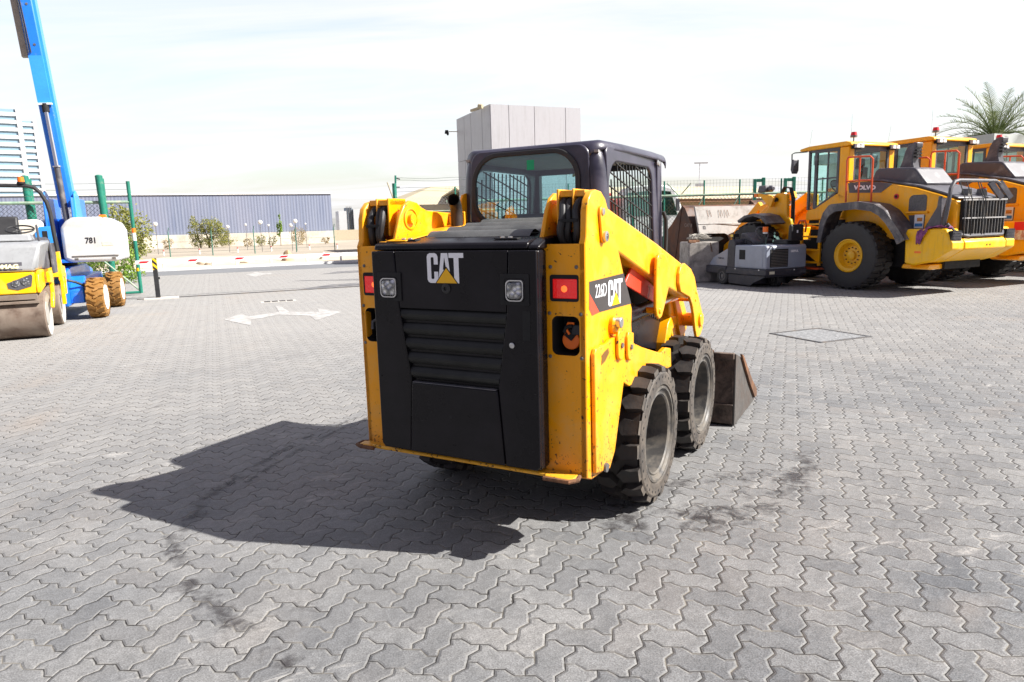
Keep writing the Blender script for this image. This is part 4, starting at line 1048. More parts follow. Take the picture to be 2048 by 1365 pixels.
    mb = MB(); mb.prism([(.48,3.035),(.50,3.10),(.62,3.135),(1.62,3.13),(1.86,3.095),(1.90,3.06),(1.86,3.035)], x0-.04, x1+.04); rf = B('cab_roof', mb, YELW if variant != 1 else YELW, cb, bevel=.02)
    mb = MB(); mb.tbox(1.02,1.50,.85,1.35,1.62,1.98,.03,.03); mb.prism([(.80,1.95),(.98,1.95),(.90,2.60),(.80,2.62)], 1.04, 1.48); mb.prism([(.80,2.62),(.90,2.60),(.88,2.80),(.80,2.80)], 1.14, 1.38); B('seat', mb, HOSE, cb, bevel=.03)
    mb = MB(); mb.cyl((1.26,1.52,1.7),(1.26,1.42,2.18),.03); L = [(1.26+.19*cos(t*pi/10), 1.42+.10*sin(t*pi/10), 2.22+.15*sin(t*pi/10)) for t in range(20)]; mb.tube(L, .016, 6, closed=True); mb.bar((1.08,1.42,2.22),(1.44,1.42,2.22),.03,.02); B('steering_wheel', mb, HOSE, cb)
    # roof lights, beacon, aerials, mirror
    mb = MB()
    for xa in (.62,.75,1.74,1.87): mb.tbox(xa,xa+.085,.41,.48,2.985,3.055,.008,.0)
    L_ = build_split('work_light', mb, WHT, rf)
    mb = MB(); mb.box(.59,.88,.481,.53,2.965,3.07); mb.box(1.71,1.99,.481,.53,2.965,3.07); build_split('light_bracket', mb, DARK, rf)
    mb = MB(); mb.cyl((.75,.62,3.12),(.75,.62,3.22),.012); mb.cyl((.75,.62,3.22),(.75,.62,3.26),.07,.07,16); bc = B('beacon', mb, GREYST, rf); mb = MB(); mb.cyl((.75,.62,3.26),(.75,.62,3.33),.068,.055,16); B('beacon_lens', mb, LRED, bc)
    mb = MB(); mb.tube([(1.0,.9,3.12),(1.0,.9,3.75)], .002, 4); mb.tube([(.62,1.7,3.10),(.60,1.62,3.50)], .002, 4); build_split('aerial', mb, DARK, rf)
    for s, xa in ((-1,x0),(1,x1)):
        mb = MB(); mb.tube([(xa,1.70,3.02),(xa+s*.30,1.78,3.00),(xa+s*.36,1.80,2.97),(xa+s*.37,1.78,2.62)], .014, 6); mr = B('mirror_arm', mb, DARK, cb)
        mb = MB(); mb.prism([(1.66,2.84),(1.72,2.84),(1.74,2.62),(1.70,2.52),(1.66,2.60)], xa+s*.28, xa+s*.46); B('mirror', mb, GLD, mr, bevel=.015)
    # grille and guard
    mb = MB(); mb.box(.55,1.77,-2.02,-1.955,1.13,1.78); gr = B('radiator_grille', mb, DARK)
    mb = MB()
    for q in range(14): x = .58+q*.088; mb.box(x,x+.012,-2.055,-2.021,1.14,1.77)
    B('grille_bars', mb, GREYST, gr)
    mb = MB(); mb.box(.54,1.78,-2.06,-2.02,1.762,1.795); mb.box(.54,1.78,-2.065,-2.022,1.43,1.455); mb.box(.54,1.78,-2.06,-2.02,1.12,1.15); B('grille_rail', mb, STEEL, gr)
    if full:
        mb = MB(); g = [(.30,-1.80,1.08),(.22,-1.90,1.35),(.16,-2.0,1.75),(.18,-2.0,1.98),(.30,-1.98,2.11),(.44,-1.97,2.135),(1.50,-1.97,2.125),(1.66,-1.98,2.06),(1.78,-2.0,1.88),(1.80,-2.0,1.70)]
        mb.tube(g, .034, 8); mb.tube([(.22,-1.95,1.35),(.40,-2.04,1.16),(.60,-2.10,1.115),(1.62,-2.10,1.12),(1.78,-2.02,1.2)], .030, 8)
        gd = B('grille_guard', mb, PLAST)
        mb = MB()
        for xa in (.46,.66,.98,1.05): mb.tube([(xa,-1.97,2.12),(xa,-2.10,1.79),(xa,-2.12,1.13)], .010, 6)
        build_split('guard_bar', mb, HOSE, gd)
        mb = MB(); mb.bar((1.35,-1.97,2.10),(1.58,-2.06,1.80),.05,.10); mb.bar((1.62,-1.98,2.10),(1.86,-2.06,1.80),.05,.10); build_split('guard_brace', mb, GLD, gd)
        mb = MB(); mb.prism([(-1.50,1.28),(-1.72,1.66),(-1.74,1.86),(-1.80,1.86),(-1.82,1.28)], .24,.28); mb.box(.281,.42,-1.80,-1.74,1.28,1.82); B('guard_bracket', mb, GLD, bevel=.01)
        mb = MB()
        for xa in (.9,1.35): mb.tbox(xa,xa+.12,-1.86,-1.72,1.86,1.99,.01,.01)
        build_split('rear_lamp', mb, GREYST, gr)
    # counterweight
    CWM = YELB if full else YELW
    mb = MB()
    sid = [(-1.20,1.18),(-1.24,1.26),(-2.00,1.26),(-2.08,1.10),(-2.14,1.00),(-2.14,.875),(-1.80,.66),(-1.40,.56),(-1.22,.60)]
    mb.prism(sid, .12, .48); cw = B('counterweight', mb, CWM, bevel=.03); mb = MB(); mb.prism(sid, 1.70, 1.99); B('counterweight_side', mb, CWM, cw, bevel=.03)
    mb = MB(); mb.prism([(-1.3,1.08),(-2.09,1.07),(-2.148,1.00),(-2.148,.875),(-1.80,.655),(-1.40,.55),(-1.3,.6)], .481, 1.699); B('counterweight_centre', mb, CWM, cw, bevel=.02)
    mb = MB(); mb.prism([(.20,.50),(.3,.48),(1.3,.50),(1.6,.56),(1.5,.60),(.25,.58)], -1.65, -1.10, 'Y'); B('tow_plate', mb, YELW, cw, bevel=.02)
    mb = MB()
    for q in range(2): mb.cyl((1.12+q*.09,-2.153,.94),(1.12+q*.09,-2.146,.94),.016,n=10)
    build_split('bolt_hole', mb, DARK, cw)
    mb = MB(); mb.box(.118,.122,-1.55,-1.42,.80,.84); B('reflector', mb, ORANGE, cw)
    for xa in ((.13,1.71)):
        mb = MB(); mb.prism([(xa,1.05),(xa+.04,1.22),(xa+.27,1.22),(xa+.29,1.02),(xa+.16,1.02)], -2.115, -2.04, 'Y'); tl = B('tail_light', mb, DARK, cw)
        mb = MB()
        for q in range(6):
            mb.bar((xa+.06+q*.035,-2.12,1.03),(xa+.10+q*.035,-2.12,1.21),.008,.008,(0,1,0)); mb.bar((xa+.03,-2.121,1.05+q*.028),(xa+.28,-2.121,1.04+q*.028),.008,.008,(0,1,0))
        B('lamp_guard', mb, PLAST, tl)
    if not full:
        mb = MB(); mb.box(.08,.50,-2.19,-2.145,1.08,1.24); mb.box(.06,.118,-2.17,-1.60,1.08,1.24); B('red_marking', mb, LRED, cw)
        mb = MB(); mb.box(.08,.50,-2.188,-2.147,.90,1.079); mb.box(.06,.116,-2.17,-1.60,.90,1.079); B('rusty_white_marking', mb, mat('chipped_white', (.62,.60,.55), .6, var=.1, dirt=(.35,.06,.03), dirt_amt=.5, dirt_scale=12), cw)
    # steps
    mb = MB(); mb.box(.30,.34,.98,1.04,.45,1.46); mb.box(.30,.34,1.50,1.55,.45,1.46)
    for z in (.50,.78,1.08,1.36): mb.box(.28,.52,1.0,1.54,z,z+.035)
    mb.prism([(1.0,.78),(1.5,.78),(1.05,.50)], .34,.36); B('access_steps', mb, YELW)
    mb = MB(); mb.box(.27,.53,.99,1.55,.36,.40); B('bottom_step', mb, RUST_O)
    mb = MB(); mb.tube([(.27,1.58,1.08),(.26,1.60,1.38),(.27,1.56,1.46),(.28,1.42,1.46),(.29,1.38,1.38),(.30,1.42,1.2)], .022, 8); B('grab_handle', mb, RUST_O)
    if variant < 2:
        # front frame, arm and bucket
        fr = [(2.20,.75),(2.05,1.05),(2.20,1.5),(2.30,1.55),(2.32,2.10),(2.62,2.14),(2.85,2.02),(2.92,1.80),(3.35,1.30),(3.45,.85),(3.1,.62),(2.4,.6)]
        mb = MB(); mb.prism(fr, .62, .72); mb.prism(fr, 1.58, 1.68); mb.box(.72,1.58,2.3,3.1,.65,1.3); ff = B('front_frame', mb, YELW, bevel=.02)
        mb = MB()
        for z, y in ((1.98,2.62),(1.45,2.55)): mb.cyl((.56,y,z),(.61,y,z),.055,.05,14)
        build_split('pivot_pin', mb, DARK, ff)
        mb = MB(); mb.prism([(2.25,1.15),(3.0,1.45),(3.25,1.42),(3.6,1.30),(3.35,.95),(2.6,.70)], .48,.60); mb.prism([(2.35,1.30),(2.9,1.50),(3.5,1.52),(3.2,1.3),(2.8,1.2)], .47,.479)
        sh = B('arm_panel', mb, YELW, ff, bevel=.01)
        mb = MB(); mb.prism([(2.98,1.46),(3.30,1.50),(3.65,1.36),(3.30,.78),(3.02,.92)], .465,.481); B('grey_wedge', mb, GLD, sh, bevel=.005)
        mb = text_mb('L120H', .13, .002, .003, 1.1); mb.xform(frameM((.468,2.86,1.18), (0,-.75,-.6), (0,-.6,.75))); B('lettering', mb, BLKL, sh, smooth=0)
        mb = MB(); mb.bar((.75,2.45,2.02),(.80,3.6,1.30),.16,.32); mb.bar((.80,3.6,1.30),(.85,4.75,.62),.16,.30); mb.bar((1.55,2.45,2.02),(1.5,3.6,1.30),.16,.32); mb.bar((1.5,3.6,1.30),(1.45,4.75,.62),.16,.30); mb.bar((.8,3.5,1.3),(1.5,3.5,1.3),.25,.25)
        B('lift_arm', mb, YELW, bevel=.02)
        mb = MB(); mb.bar((1.15,2.6,2.1),(1.15,3.7,1.75),.18,.18); mb.bar((1.15,3.7,1.9),(1.15,4.6,1.1),.14,.2); B('tilt_linkage', mb, YELW, bevel=.02)
        mb = MB(); mb.prism([(2.62,2.02),(2.70,2.08),(3.15,2.16),(3.25,2.14),(3.24,2.08),(3.05,2.06),(2.86,1.88),(2.72,1.80)], .50,.60); lb = B('lamp_bracket', mb, YELW, bevel=.01)
        mb = MB(); mb.box(.48,.62,3.16,3.27,2.07,2.15); B('turn_signal', mb, ORANGE, lb, bevel=.01)
        mb = MB(); mb.tbox(.46,.74,2.86,3.14,2.18,2.34,.02,.03); mb.cyl((.60,2.86,2.26),(.60,2.74,2.26),.08,.06,14); B('headlight', mb, GLD, lb, bevel=.02)
        mb = MB()
        for q in range(3): mb.tube([(.74+q*.04,2.70,2.05),(.75+q*.04,2.55,2.28),(.76+q*.04,2.38,2.25),(.77+q*.04,2.30,2.0),(.76+q*.04,2.28,1.4)], .018, 6)
        build_split('hydraulic_hose', mb, HOSE, ff)
        bk_ = empty('bucket', (0,0,0), 0, None, None); bk_.parent = R
        side = [(5.30,1.94),(5.18,1.87),(4.95,1.50),(4.78,1.15),(4.70,.80),(4.72,.45),(4.86,.18),(5.15,.05),(6.05,.02),(6.20,.03),(6.12,.25),(6.02,1.0),(5.95,1.30),(5.75,1.45)]
        mb = MB(); mb.prism(side, -.16, -.12); mb.prism(side, 2.46, 2.50)
        bp = [(5.33,1.95),(5.18,1.87),(4.95,1.50),(4.78,1.15),(4.70,.80),(4.72,.45),(4.86,.18),(5.15,.05),(6.10,.02)]
        for q in range(len(bp)-1):
            (a,b_),(a2,b2) = bp[q], bp[q+1]
            d_ = Vector((0,a2-a,b2-b_)).normalized(); nrm = Vector((0,-d_.z,d_.y))*.03
            v = [(-.12,a,b_),(2.46,a,b_),(2.46,a2,b2),(-.12,a2,b2)]; v += [tuple(Vector(p)+nrm) for p in v]
            mb.add(v, [(0,1,2,3),(7,6,5,4),(0,4,5,1),(1,5,6,2),(2,6,7,3),(3,7,4,0)])
        B('bucket_shell', mb, BUCKR, bk_, smooth=20)
        mb = MB(); mb.prism([(5.30,1.95),(5.33,1.93),(5.62,.35),(5.60,.30)], -.175, -.16); B('side_rib', mb, BUCKR, bk_)
        if full:
            PG = mat('pale_grey_plate', (.33,.315,.30), .6, var=.06, dirt=(.17,.15,.13), dirt_amt=.3, dirt_scale=3)
            arch = [(-.12,1.90),(2.85,1.90),(2.85,.70),(1.05,.66),(.98,.80),(.95,.95),(.90,1.06),(.82,1.13),(.72,1.16),(-.12,1.17)]
            mb = MB(); mb.prism(arch, 4.60, 4.66, 'Y'); mb.box(-.12,2.85,4.585,4.60,1.425,1.455)
            for q in range(len(mb.v)): x_, y_, z_ = mb.v[q]; mb.v[q] = (x_, y_+max(0,z_-1.17)/.73*.22, z_)
            pn = B('back_panel', mb, PG, bk_, bevel=.006)
            mb = MB(); mb.box(-.1,1.0,4.661,4.70,.3,1.2); B('panel_recess', mb, DARK, bk_)
            mb = MB()
            for xa in (.26,.36,.66,.75,.87,.97): mb.bar((xa,4.598+.63/.73*.22,1.80),(xa+.025,4.598+.45/.73*.22,1.62),.012,.004,(0,1,0))
            build_split('slot', mb, RUSTY, pn)
            mb = text_mb('83', .13, .002, .004, .8); mb.xform(frameM((.075,4.595+.16/.73*.22,1.33),(1,0,0),(0,.22,.73))); B('lettering', mb, mat('faded_black', (.12,.11,.11), .8, var=.1), pn, smooth=0)
        mb = text_mb('CAT B', .13, .001, -.001, .9); mb.xform(frameM((-.163,5.03,1.40), (0,-1,-.05), (0,-.05,1))); B('chalk_writing', mb, mat('chalk', (.30,.25,.22), .9, var=.2), bk_, smooth=0)
    return R
WLO = Vector((7.098, 14.602, 0)); WLR, WLF = rotv(-24); RZL = radians(24)
loader(WLO, RZL, 'nearest yellow wheel loader with a brown bucket, grille guard and bright yellow counterweight', 0)
L2 = loader(WLO + WLR*3.02 + WLF*.25, RZL, 'second yellow wheel loader, beside the nearest one, with red and rusty white on its counterweight', 1); L2.scale = (1.07,1.07,1.07)
L3 = loader(WLO + WLR*6.5 + WLF*.9, RZL, 'third yellow wheel loader, farthest from the skid steer, cut off by the right edge', 2); L3.scale = (1.07,1.07,1.07)

# purple rag hanging over the counterweight
RAG = mat('purple_cloth', (.27,.08,.22), .9, var=.35, vscale=20, bump=.4, bscale=60)
mb = MB(); nx, ny = 16, 6; rnd = random.Random(5); v = []
cl_ = [(.02,-1.50,.98),(.04,-1.53,1.10),(.07,-1.58,1.22),(.12,-1.64,1.285),(.18,-1.74,1.30),(.20,-1.84,1.31),(.21,-1.94,1.295),(.22,-2.02,1.28)]
wd = [.05,.07,.09,.11,.10,.08,.07,.05]
pts = []
for a, p in enumerate(cl_):
    for b_ in range(ny+1):
        t = (b_/ny-.5)*2
        z = p[2] + .025*sin(b_*2.1+a*1.7) + rnd.uniform(-.008,.008)
        if p[2] < 1.27: pts.append((.085 - .02*sin(b_*2+a), p[1]+t*wd[a], z))
        else: pts.append((p[0]+.06+t*wd[a]*.9, p[1]+.03*t, max(1.268, z)))
mb.add(pts, [(a*(ny+1)+b_, a*(ny+1)+b_+1, (a+1)*(ny+1)+b_+1, (a+1)*(ny+1)+b_) for a in range(len(cl_)-1) for b_ in range(ny)])
rg = build('cloth_rag', mb, RAG, None, smooth=80); sol = rg.modifiers.new('s','SOLIDIFY'); sol.thickness = .012
rg.location = WLO; rg.rotation_euler = (0,0,RZL); tag(rg, 'crumpled purple rag draped over the bright yellow counterweight', 'rag')
# ================================================================== RIDE-ON SWEEPER
SWG = mat('sweeper_grey', (.27,.30,.37), .38, coat=.2, var=.06, dirt=(.26,.26,.27), dirt_amt=.2)
SWD = mat('sweeper_dark', (.035,.034,.045), .5, var=.15, dirt=(.12,.11,.11), dirt_amt=.25)
swo = Vector((5.632, 15.248, 0)); sw = empty('ride_on_sweeper', swo, radians(22), 'small grey ride-on sweeper with an orange beacon, parked in front of the nearest wheel loader', 'sweeper')
mb = MB(); mb.prism([(0,.42),(0,.90),(.03,.945),(1.02,.945),(1.04,.42)], .0, 1.16); bd = build('body', mb, SWG, sw, bevel=.03, seg=3)
mb = MB(); mb.box(-.006,.0,.10,.95,.46,.88); build('side_door', mb, SWG, bd, bevel=.004)
mb = MB(); mb.box(-.009,-.0062,.66,.86,.62,.84); build('vent', mb, DARK, bd)
mb = MB(); mb.box(.11,.62,-.006,.0,.46,.86); gv = build('rear_grille', mb, DARK, bd)
mb = MB()
for q in range(11): mb.box(.13,.60,-.012,-.0062,.475+q*.034,.49+q*.034)
build('louvres', mb, GREYST, gv)
mb = text_mb('GEPUL', .062, .002, .004, 1.2); mb.xform(frameM((.80,-.004,.80),(1,0,0),(0,0,1))); build('lettering', mb, WHTL, bd, smooth=0)
mb = MB(); mb.prism([(-.01,.27),(-.01,.415),(1.30,.415),(1.32,.27)], -.01, 1.17); bn = build('rear_bumper', mb, SWD, sw, bevel=.02)
mb = MB(); mb.box(.10,.24,-.016,-.0105,.31,.37); build('number_plate', mb, mat('pale_reflector', (.7,.66,.5), .4, var=.05), bn)
mb = MB(); mb.box(.98,1.12,-.016,-.0105,.31,.37); build('reflector', mb, PLAST, bn)
mb = MB(); mb.cyl((-.011,.20,.40),(-.018,.20,.40),.017,n=10); mb.cyl((-.011,.98,.40),(-.018,.98,.40),.017,n=10); mb.cyl((.80,-.011,.385),(.80,-.018,.385),.017,n=10); build_split('bolt', mb, WHT, bn)
mb = MB(); mb.prism([(1.041,.28),(1.041,1.02),(1.10,1.07),(1.26,1.06),(1.30,.95),(1.33,.28)], .02, 1.14); build('front_hoop', mb, SWD, sw, bevel=.02)
mb = MB(); mb.prism([(1.331,.44),(1.331,.86),(1.86,.64),(2.02,.46),(2.02,.44)], .06, 1.10); nz_ = build('nose', mb, SWG, sw, bevel=.03, seg=3)
mb = text_mb('1200 LG', .05, .002, .001, 1.2); mb.xform(frameM((.055,1.58,.62),(0,-1,0),(0,0,1))); build('lettering', mb, BLKL, nz_, smooth=0)
mb = MB(); mb.prism([(1.331,.26),(1.331,.438),(2.07,.438),(2.07,.26)], .0, 1.16); build('front_bumper', mb, SWD, sw, bevel=.02)
mb = MB(); mb.prism([(.0,.265),(1.28,.265),(1.24,.05),(.50,.03),(.40,.10)], .02, .05); mb.prism([(.0,.265),(1.28,.265),(1.24,.05),(.50,.03),(.40,.10)], 1.10, 1.13); mb.box(.05,1.1,.02,1.9,.24,.27); mb.box(.1,1.06,.5,1.2,.06,.24); build('skirt', mb, SWD, sw, bevel=.006)
def small_wheel(par, c, r, w, sx, tm=TYREB, rm=GREYST, hubr=.55):
    wh = empty('wheel', (0,0,0), 0, None, None); wh.parent = par
    mb = MB(); mb.lathe([(r*hubr,w*.42),(r*hubr+.01,w*.5),(r*.9,w*.5),(r,w*.36),(r,-w*.36),(r*.9,-w*.5),(r*hubr,-w*.42)], c, 'X', 32, sx)
    for k in range(22):
        t = 2*pi*k/22
        for s_ in (1,-1):
            a = Vector(c)+Vector((s_*w*.02, (r+.001)*cos(t), (r+.001)*sin(t))); b_ = Vector(c)+Vector((s_*w*.40, (r-.002)*cos(t+.10), (r-.002)*sin(t+.10)))
            mb.bar(a, b_, .016*r/.2, .020*r/.2, (0,cos(t),sin(t)))
    build('tyre', mb, tm, wh, smooth=30, recalc=False)
    mb = MB(); mb.lathe([(r*hubr+.004,w*.38),(r*hubr,w*.48),(r*hubr-.02,w*.46),(r*hubr*.8,w*.25),(r*.25,w*.28),(r*.22,w*.42),(.0005,w*.43)], c, 'X', 28, sx); build('rim', mb, rm, wh, smooth=35, recalc=False)
    return wh
small_wheel(sw, (.06,1.46,.20), .20, .13, -1); small_wheel(sw, (1.10,1.46,.20), .20, .13, 1); small_wheel(sw, (.55,.28,.165), .165, .16, -1, hubr=.35)
mb = MB(); mb.cyl((.50,.60,.94),(.50,.60,1.20),.028,n=12); bc = build('beacon_post', mb, HOSE, sw); mb = MB(); mb.cyl((.50,.60,1.19),(.50,.60,1.225),.05,.06,16); build('beacon_base', mb, WHT, bc); mb = MB(); mb.cyl((.50,.60,1.225),(.50,.60,1.345),.060,.058,20); build('beacon_lens', mb, ORANGE, bc, bevel=.006)
mb = MB(); mb.cyl((.62,.95,.95),(.62,.85,1.16),.025); mb.tube([(.62+.17*cos(t*pi/12), .82+.06*sin(t*pi/12)+.02, 1.19+.15*sin(t*pi/12)) for t in range(24)], .014, 6, closed=True); mb.bar((.46,.84,1.19),(.78,.84,1.19),.03,.012); build('steering_wheel', mb, PLAST, sw)
mb = MB(); mb.tbox(.66,1.08,.10,.55,.945,1.05,.02,.02); mb.prism([(.02,1.02),(.12,1.02),(.10,1.36),(.05,1.40),(.02,1.36)], .70,1.06); st_ = build('seat', mb, HOSE, sw, bevel=.03, seg=3)
mb = MB(); mb.box(.86,.90,.012,.016,1.20,1.26); build('seat_label', mb, WHTL, st_)
mb = MB(); mb.prism([(.75,.945),(.75,1.02),(1.0,1.22),(1.18,1.20),(1.22,1.06),(1.10,.96)], .30,.62); build('console', mb, PLAST, sw, bevel=.02)
mb = MB(); mb.cyl((.14,1.22,1.05),(.14,1.22,1.12),.02); mb.tbox(.06,.24,1.16,1.26,1.12,1.20,.01,.01); tl = build('work_light', mb, DARK, sw, bevel=.008); mb = MB(); mb.box(.055,.059,1.165,1.255,1.125,1.185); build('lens', mb, mat('yellow_lens', (.8,.55,.1), .3, var=.05), tl)
mb = MB()
for q in range(5): mb.tube([(.2+.1*q,1.0,.96),(.22+.1*q,.95,1.08+.03*(q%2)),(.28+.1*q,.85,1.02),(.3+.08*q,.75,.96)], .012, 6)
build_split('cable', mb, HOSE, sw)

# ================================================================== ROAD ROLLER
rlo = Vector((-7.294, 10.864, 0)); RR_, RF_ = rotv(-26.5)
rl = empty('road_roller', rlo, radians(26.5), 'yellow and grey tandem road roller with rusty steel drums, cut off by the left edge', 'road roller')
DRM = mat('drum_rust', (.15,.105,.08), .6, .45, var=.3, vscale=5, dirt=(.27,.22,.18), dirt_amt=.6, dirt_scale=3, bump=.3, bscale=25)
DRS = mat('drum_side', (.42,.41,.38), .55, .3, var=.15)
for y in (0., 1.68):
    mb = MB(); mb.lathe([(.34,-.001),(.36,-.02),(.36,-1.18),(.34,-1.2)], (0,y,.36), 'X', 56, 1); dr_ = build('drum', mb, DRM, rl, smooth=40, recalc=False)
    mb = MB(); mb.lathe([(.34,0),(.33,-.012),(.20,-.06),(.18,-.02),(.0005,-.02)], (0,y,.36), 'X', 40, 1); mb.lathe([(.34,-1.2),(.33,-1.19),(.2,-1.14),(.0005,-1.14)], (0,y,.36), 'X', 40, 1); build('drum_end', mb, DRS, dr_, smooth=40, recalc=True)
mb = MB(); mb.box(-1.12,-.08,-.36,-.24,.71,1.03); mb.prism([(-.36,.71),(-.36,.80),(-.30,1.00),(-.16,1.05),(.20,1.05),(.25,.9),(.2,.78)], -.08, -.02); mb.box(-1.14,-.10,-.24,2.0,.78,1.04); fr_ = build('front_frame', mb, YELB, rl, bevel=.02)
mb = MB(); mb.prism([(-.43,.88),(-.42,.80),(-.30,.77),(-.13,.82),(-.10,.97),(-.12,1.0)], -.368,-.361,'Y'); hl = build('headlight', mb, PLAST, fr_)
mb = MB()
for xa, z, r in ((-.325,.87,.052),(-.195,.895,.060)): mb.lathe([(r,0),(r,.008),(r*.7,.016),(.0003,.018)], (xa,-.368,z), 'Y', 18, -1)
build_split('lens', mb, LENS, hl)
mb = MB(); mb.box(-1.1,-.075,-.36,-.30,.62,.70); mb.box(-1.1,-.06,-.375,-.30,.56,.60); build_split('scraper_bar', mb, [DRM], rl, bevel=.004)
mb = MB(); mb.prism([(-.34,1.04),(-.33,1.10),(-.20,1.44),(-.10,1.48),(.85,1.50),(.9,1.04)], -1.20, -.06); 
for i in range(len(mb.v)):
    x, y, z = mb.v[i]
    if x > -.5 and z < 1.2: mb.v[i] = (x-.0, y, z)
    elif x > -.5: mb.v[i] = (x+.10-.0, y, z)
hd = build('hood', mb, SILV, rl, bevel=.05, seg=3)
mb = text_mb('BOMAG', .085, .003, .004, 1.15, 'RIGHT'); mb.xform(frameM((-.26,-.350,1.125),(1,0,0),(0,.38,1))); 
mbp = MB(); mbp.add([(-.60,-.338,1.065),(-.22,-.338,1.065),(-.22,-.302,1.185),(-.60,-.302,1.185)], [(0,1,2,3)]); pl_ = build('name_plate', mbp, GLD, hd, smooth=0)
build('lettering', mb, mat('pale_yellow_lettering', (.85,.8,.45), .4, var=.02), hd, smooth=0)
mb = MB(); mb.tbox(-1.2,-.12,.12,.55,1.50,1.60,.03,.05); build('dashboard', mb, SILV, rl, bevel=.02)
mb = MB(); mb.tube([(-.30+.19*cos(t*pi/12), .48+.12*sin(t*pi/12), 1.68+.06*sin(t*pi/12)) for t in range(24)], .013, 6, closed=True); mb.cyl((-.30,.42,1.5),(-.30,.48,1.68),.02)
for t in (0,2.1,4.2): mb.tube([(-.30,.48,1.67),(-.30+.18*cos(t), .48+.11*sin(t), 1.68+.05*sin(t))], .012, 6)
build('steering_wheel', mb, HOSE, rl)
mb = MB(); mb.prism([(.3,1.45),(.36,1.47),(.28,1.75),(.24,1.74)], -.06,-.03); mb.box(.02,.06,.75,1.15,.95,1.45); mb.prism([(.55,1.04),(.55,1.42),(.8,1.55),(1.15,1.5),(1.3,1.04)], -1.2, -.0); build('operator_platform', mb, PLAST, rl, bevel=.01)
mb = MB(); mb.prism([(.95,1.45),(1.10,1.50),(1.2,1.9),(1.1,1.9)], -.85,-.40); mb.box(-.85,-.40,.65,1.05,1.42,1.52); build('seat', mb, HOSE, rl, bevel=.03)
mb = MB(); mb.tube([(.11,1.0,1.30),(.09,1.0,1.60),(.075,1.0,1.95),(.045,1.0,2.12),(-.02,1.0,2.27),(-.10,1.0,2.36),(-.22,1.0,2.39),(-1.0,1.0,2.40),(-1.15,1.0,2.36),(-1.25,1.0,2.2),(-1.28,1.0,1.3)], .033, 10); rp_ = build('roll_bar', mb, HOSE, rl)
mb = MB(); mb.cyl((-.27,1.0,2.42),(-.27,1.0,2.45),.06,.06,14); bb = build('beacon', mb, DARK, rp_); mb = MB(); mb.cyl((-.27,1.0,2.45),(-.27,1.0,2.53),.05,.045,16); build('beacon_lens', mb, ORANGE, bb)
mb = MB(); mb.prism([(1.50,.78),(1.55,1.35),(1.62,1.36),(1.70,1.05),(2.05,1.02),(2.10,.86),(1.95,.52),(1.88,.52),(1.92,.82),(1.72,.86),(1.66,.36),(1.58,.36),(1.60,.86)], .01,.07)
mb.prism([(.12,1.0),(.45,1.02),(.50,.86),(.40,.60),(.20,.42),(.14,.45),(.30,.66),(.30,.82),(.12,.84)], .01,.06); mb.box(-.3,.02,1.5,1.9,.85,1.02)
build_split('drum_fork', mb, YELB, rl, bevel=.01)

# ================================================================== BOOM LIFT
blo = Vector((-7.803, 13.277, 0)); bl = empty('boom_lift', blo, radians(21.5), 'blue telescopic boom lift with white engine covers marked 781 and brown tyres', 'boom lift')
for (x, y, s, sd) in ((-.12,0,1,21),(-.12,2.12,1,22),(-1.98,0,-1,23),(-1.98,2.12,-1,24)):
    w_ = empty('wheel', (0,0,0), 0, None, None); w_.parent = bl; c_ = (x,y,.385)
    mb = lugtyre(c_, s, .385, .30, .23, 17, 'chevron', .030, seed=sd); mb.cur = 0
    build('tyre', mb, [TYREBR, TYREBR, DARK, TYREBR], w_, smooth=28, recalc=False)
    mb = MB(); mb.lathe([(.235,.115),(.232,.150),(.215,.148),(.20,.08),(.08,.07),(.075,.12),(.0005,.125)], c_, 'X', 32, s); build('rim', mb, WHT, w_, smooth=35, recalc=False)
mb = MB(); mb.prism([(-.30,.26),(-.36,.55),(-.30,.90),(.3,.98),(1.8,.98),(2.4,.85),(2.4,.3)], -1.55, -.55); mb.prism([(-.1,.30),(-.1,.55),(.15,.8),(2.0,.8),(2.2,.5),(2.2,.30)], -.56,-.32); ch = build('chassis', mb, BLUE, bl, bevel=.02)
mb = MB(); mb.box(-1.552,-.548,-.372,-.30,.595,.625); build('chassis_stripe', mb, WHT, ch)
mb = MB(); mb.cyl((-.3,0,.385),(-1.8,0,.385),.07); mb.cyl((-.3,2.12,.385),(-1.8,2.12,.385),.07); mb.tube([(-.55,-.2,.75),(-.42,-.15,.70),(-.30,-.05,.62)], .025); build_split('axle', mb, HOSE, bl)
mb = MB(); mb.cyl((-1.05,1.0,.98),(-1.05,1.0,1.06),.48,n=32); build('slewing_ring', mb, DARK, bl)
mb = MB(); mb.box(-1.55,-.45,.05,2.0,1.06,1.12); mb.box(-.86,-.83,.25,1.5,1.1,2.28); mb.box(-.42,-.39,.25,1.5,1.1,2.28); mb.box(-.83,-.42,1.1,1.5,1.1,1.9); build('turntable', mb, BLUE, bl, bevel=.01)
mb = MB(); mb.prism([(-.60,1.12),(-.60,1.72),(-.50,1.84),(-.40,1.90),(.05,1.905),(.24,1.80),(.31,1.66),(.31,1.06),(-.46,1.06)], .02, 1.6, 'Y'); cv = build('engine_cover', mb, mat('cover_white', (.55,.56,.57), .4, var=.06, vscale=2, dirt=(.46,.44,.40), dirt_amt=.3, dirt_scale=2.5), bl, bevel=.06, seg=3)
mb = MB(); mb.box(-.46,.312,.012,.05,1.16,1.185); build('cover_groove', mb, GREYST, cv)
mb = MB(); mb.box(.06,.25,.0155,.0185,1.36,1.43); build('warning_label', mb, mat('faded_label', (.72,.68,.50), .6, var=.15, vscale=30), cv)
mb = MB(); mb.box(-.42,-.36,.014,.03,1.10,1.14); mb.box(.20,.26,.014,.03,1.10,1.14); build_split('latch', mb, GREYST, cv)
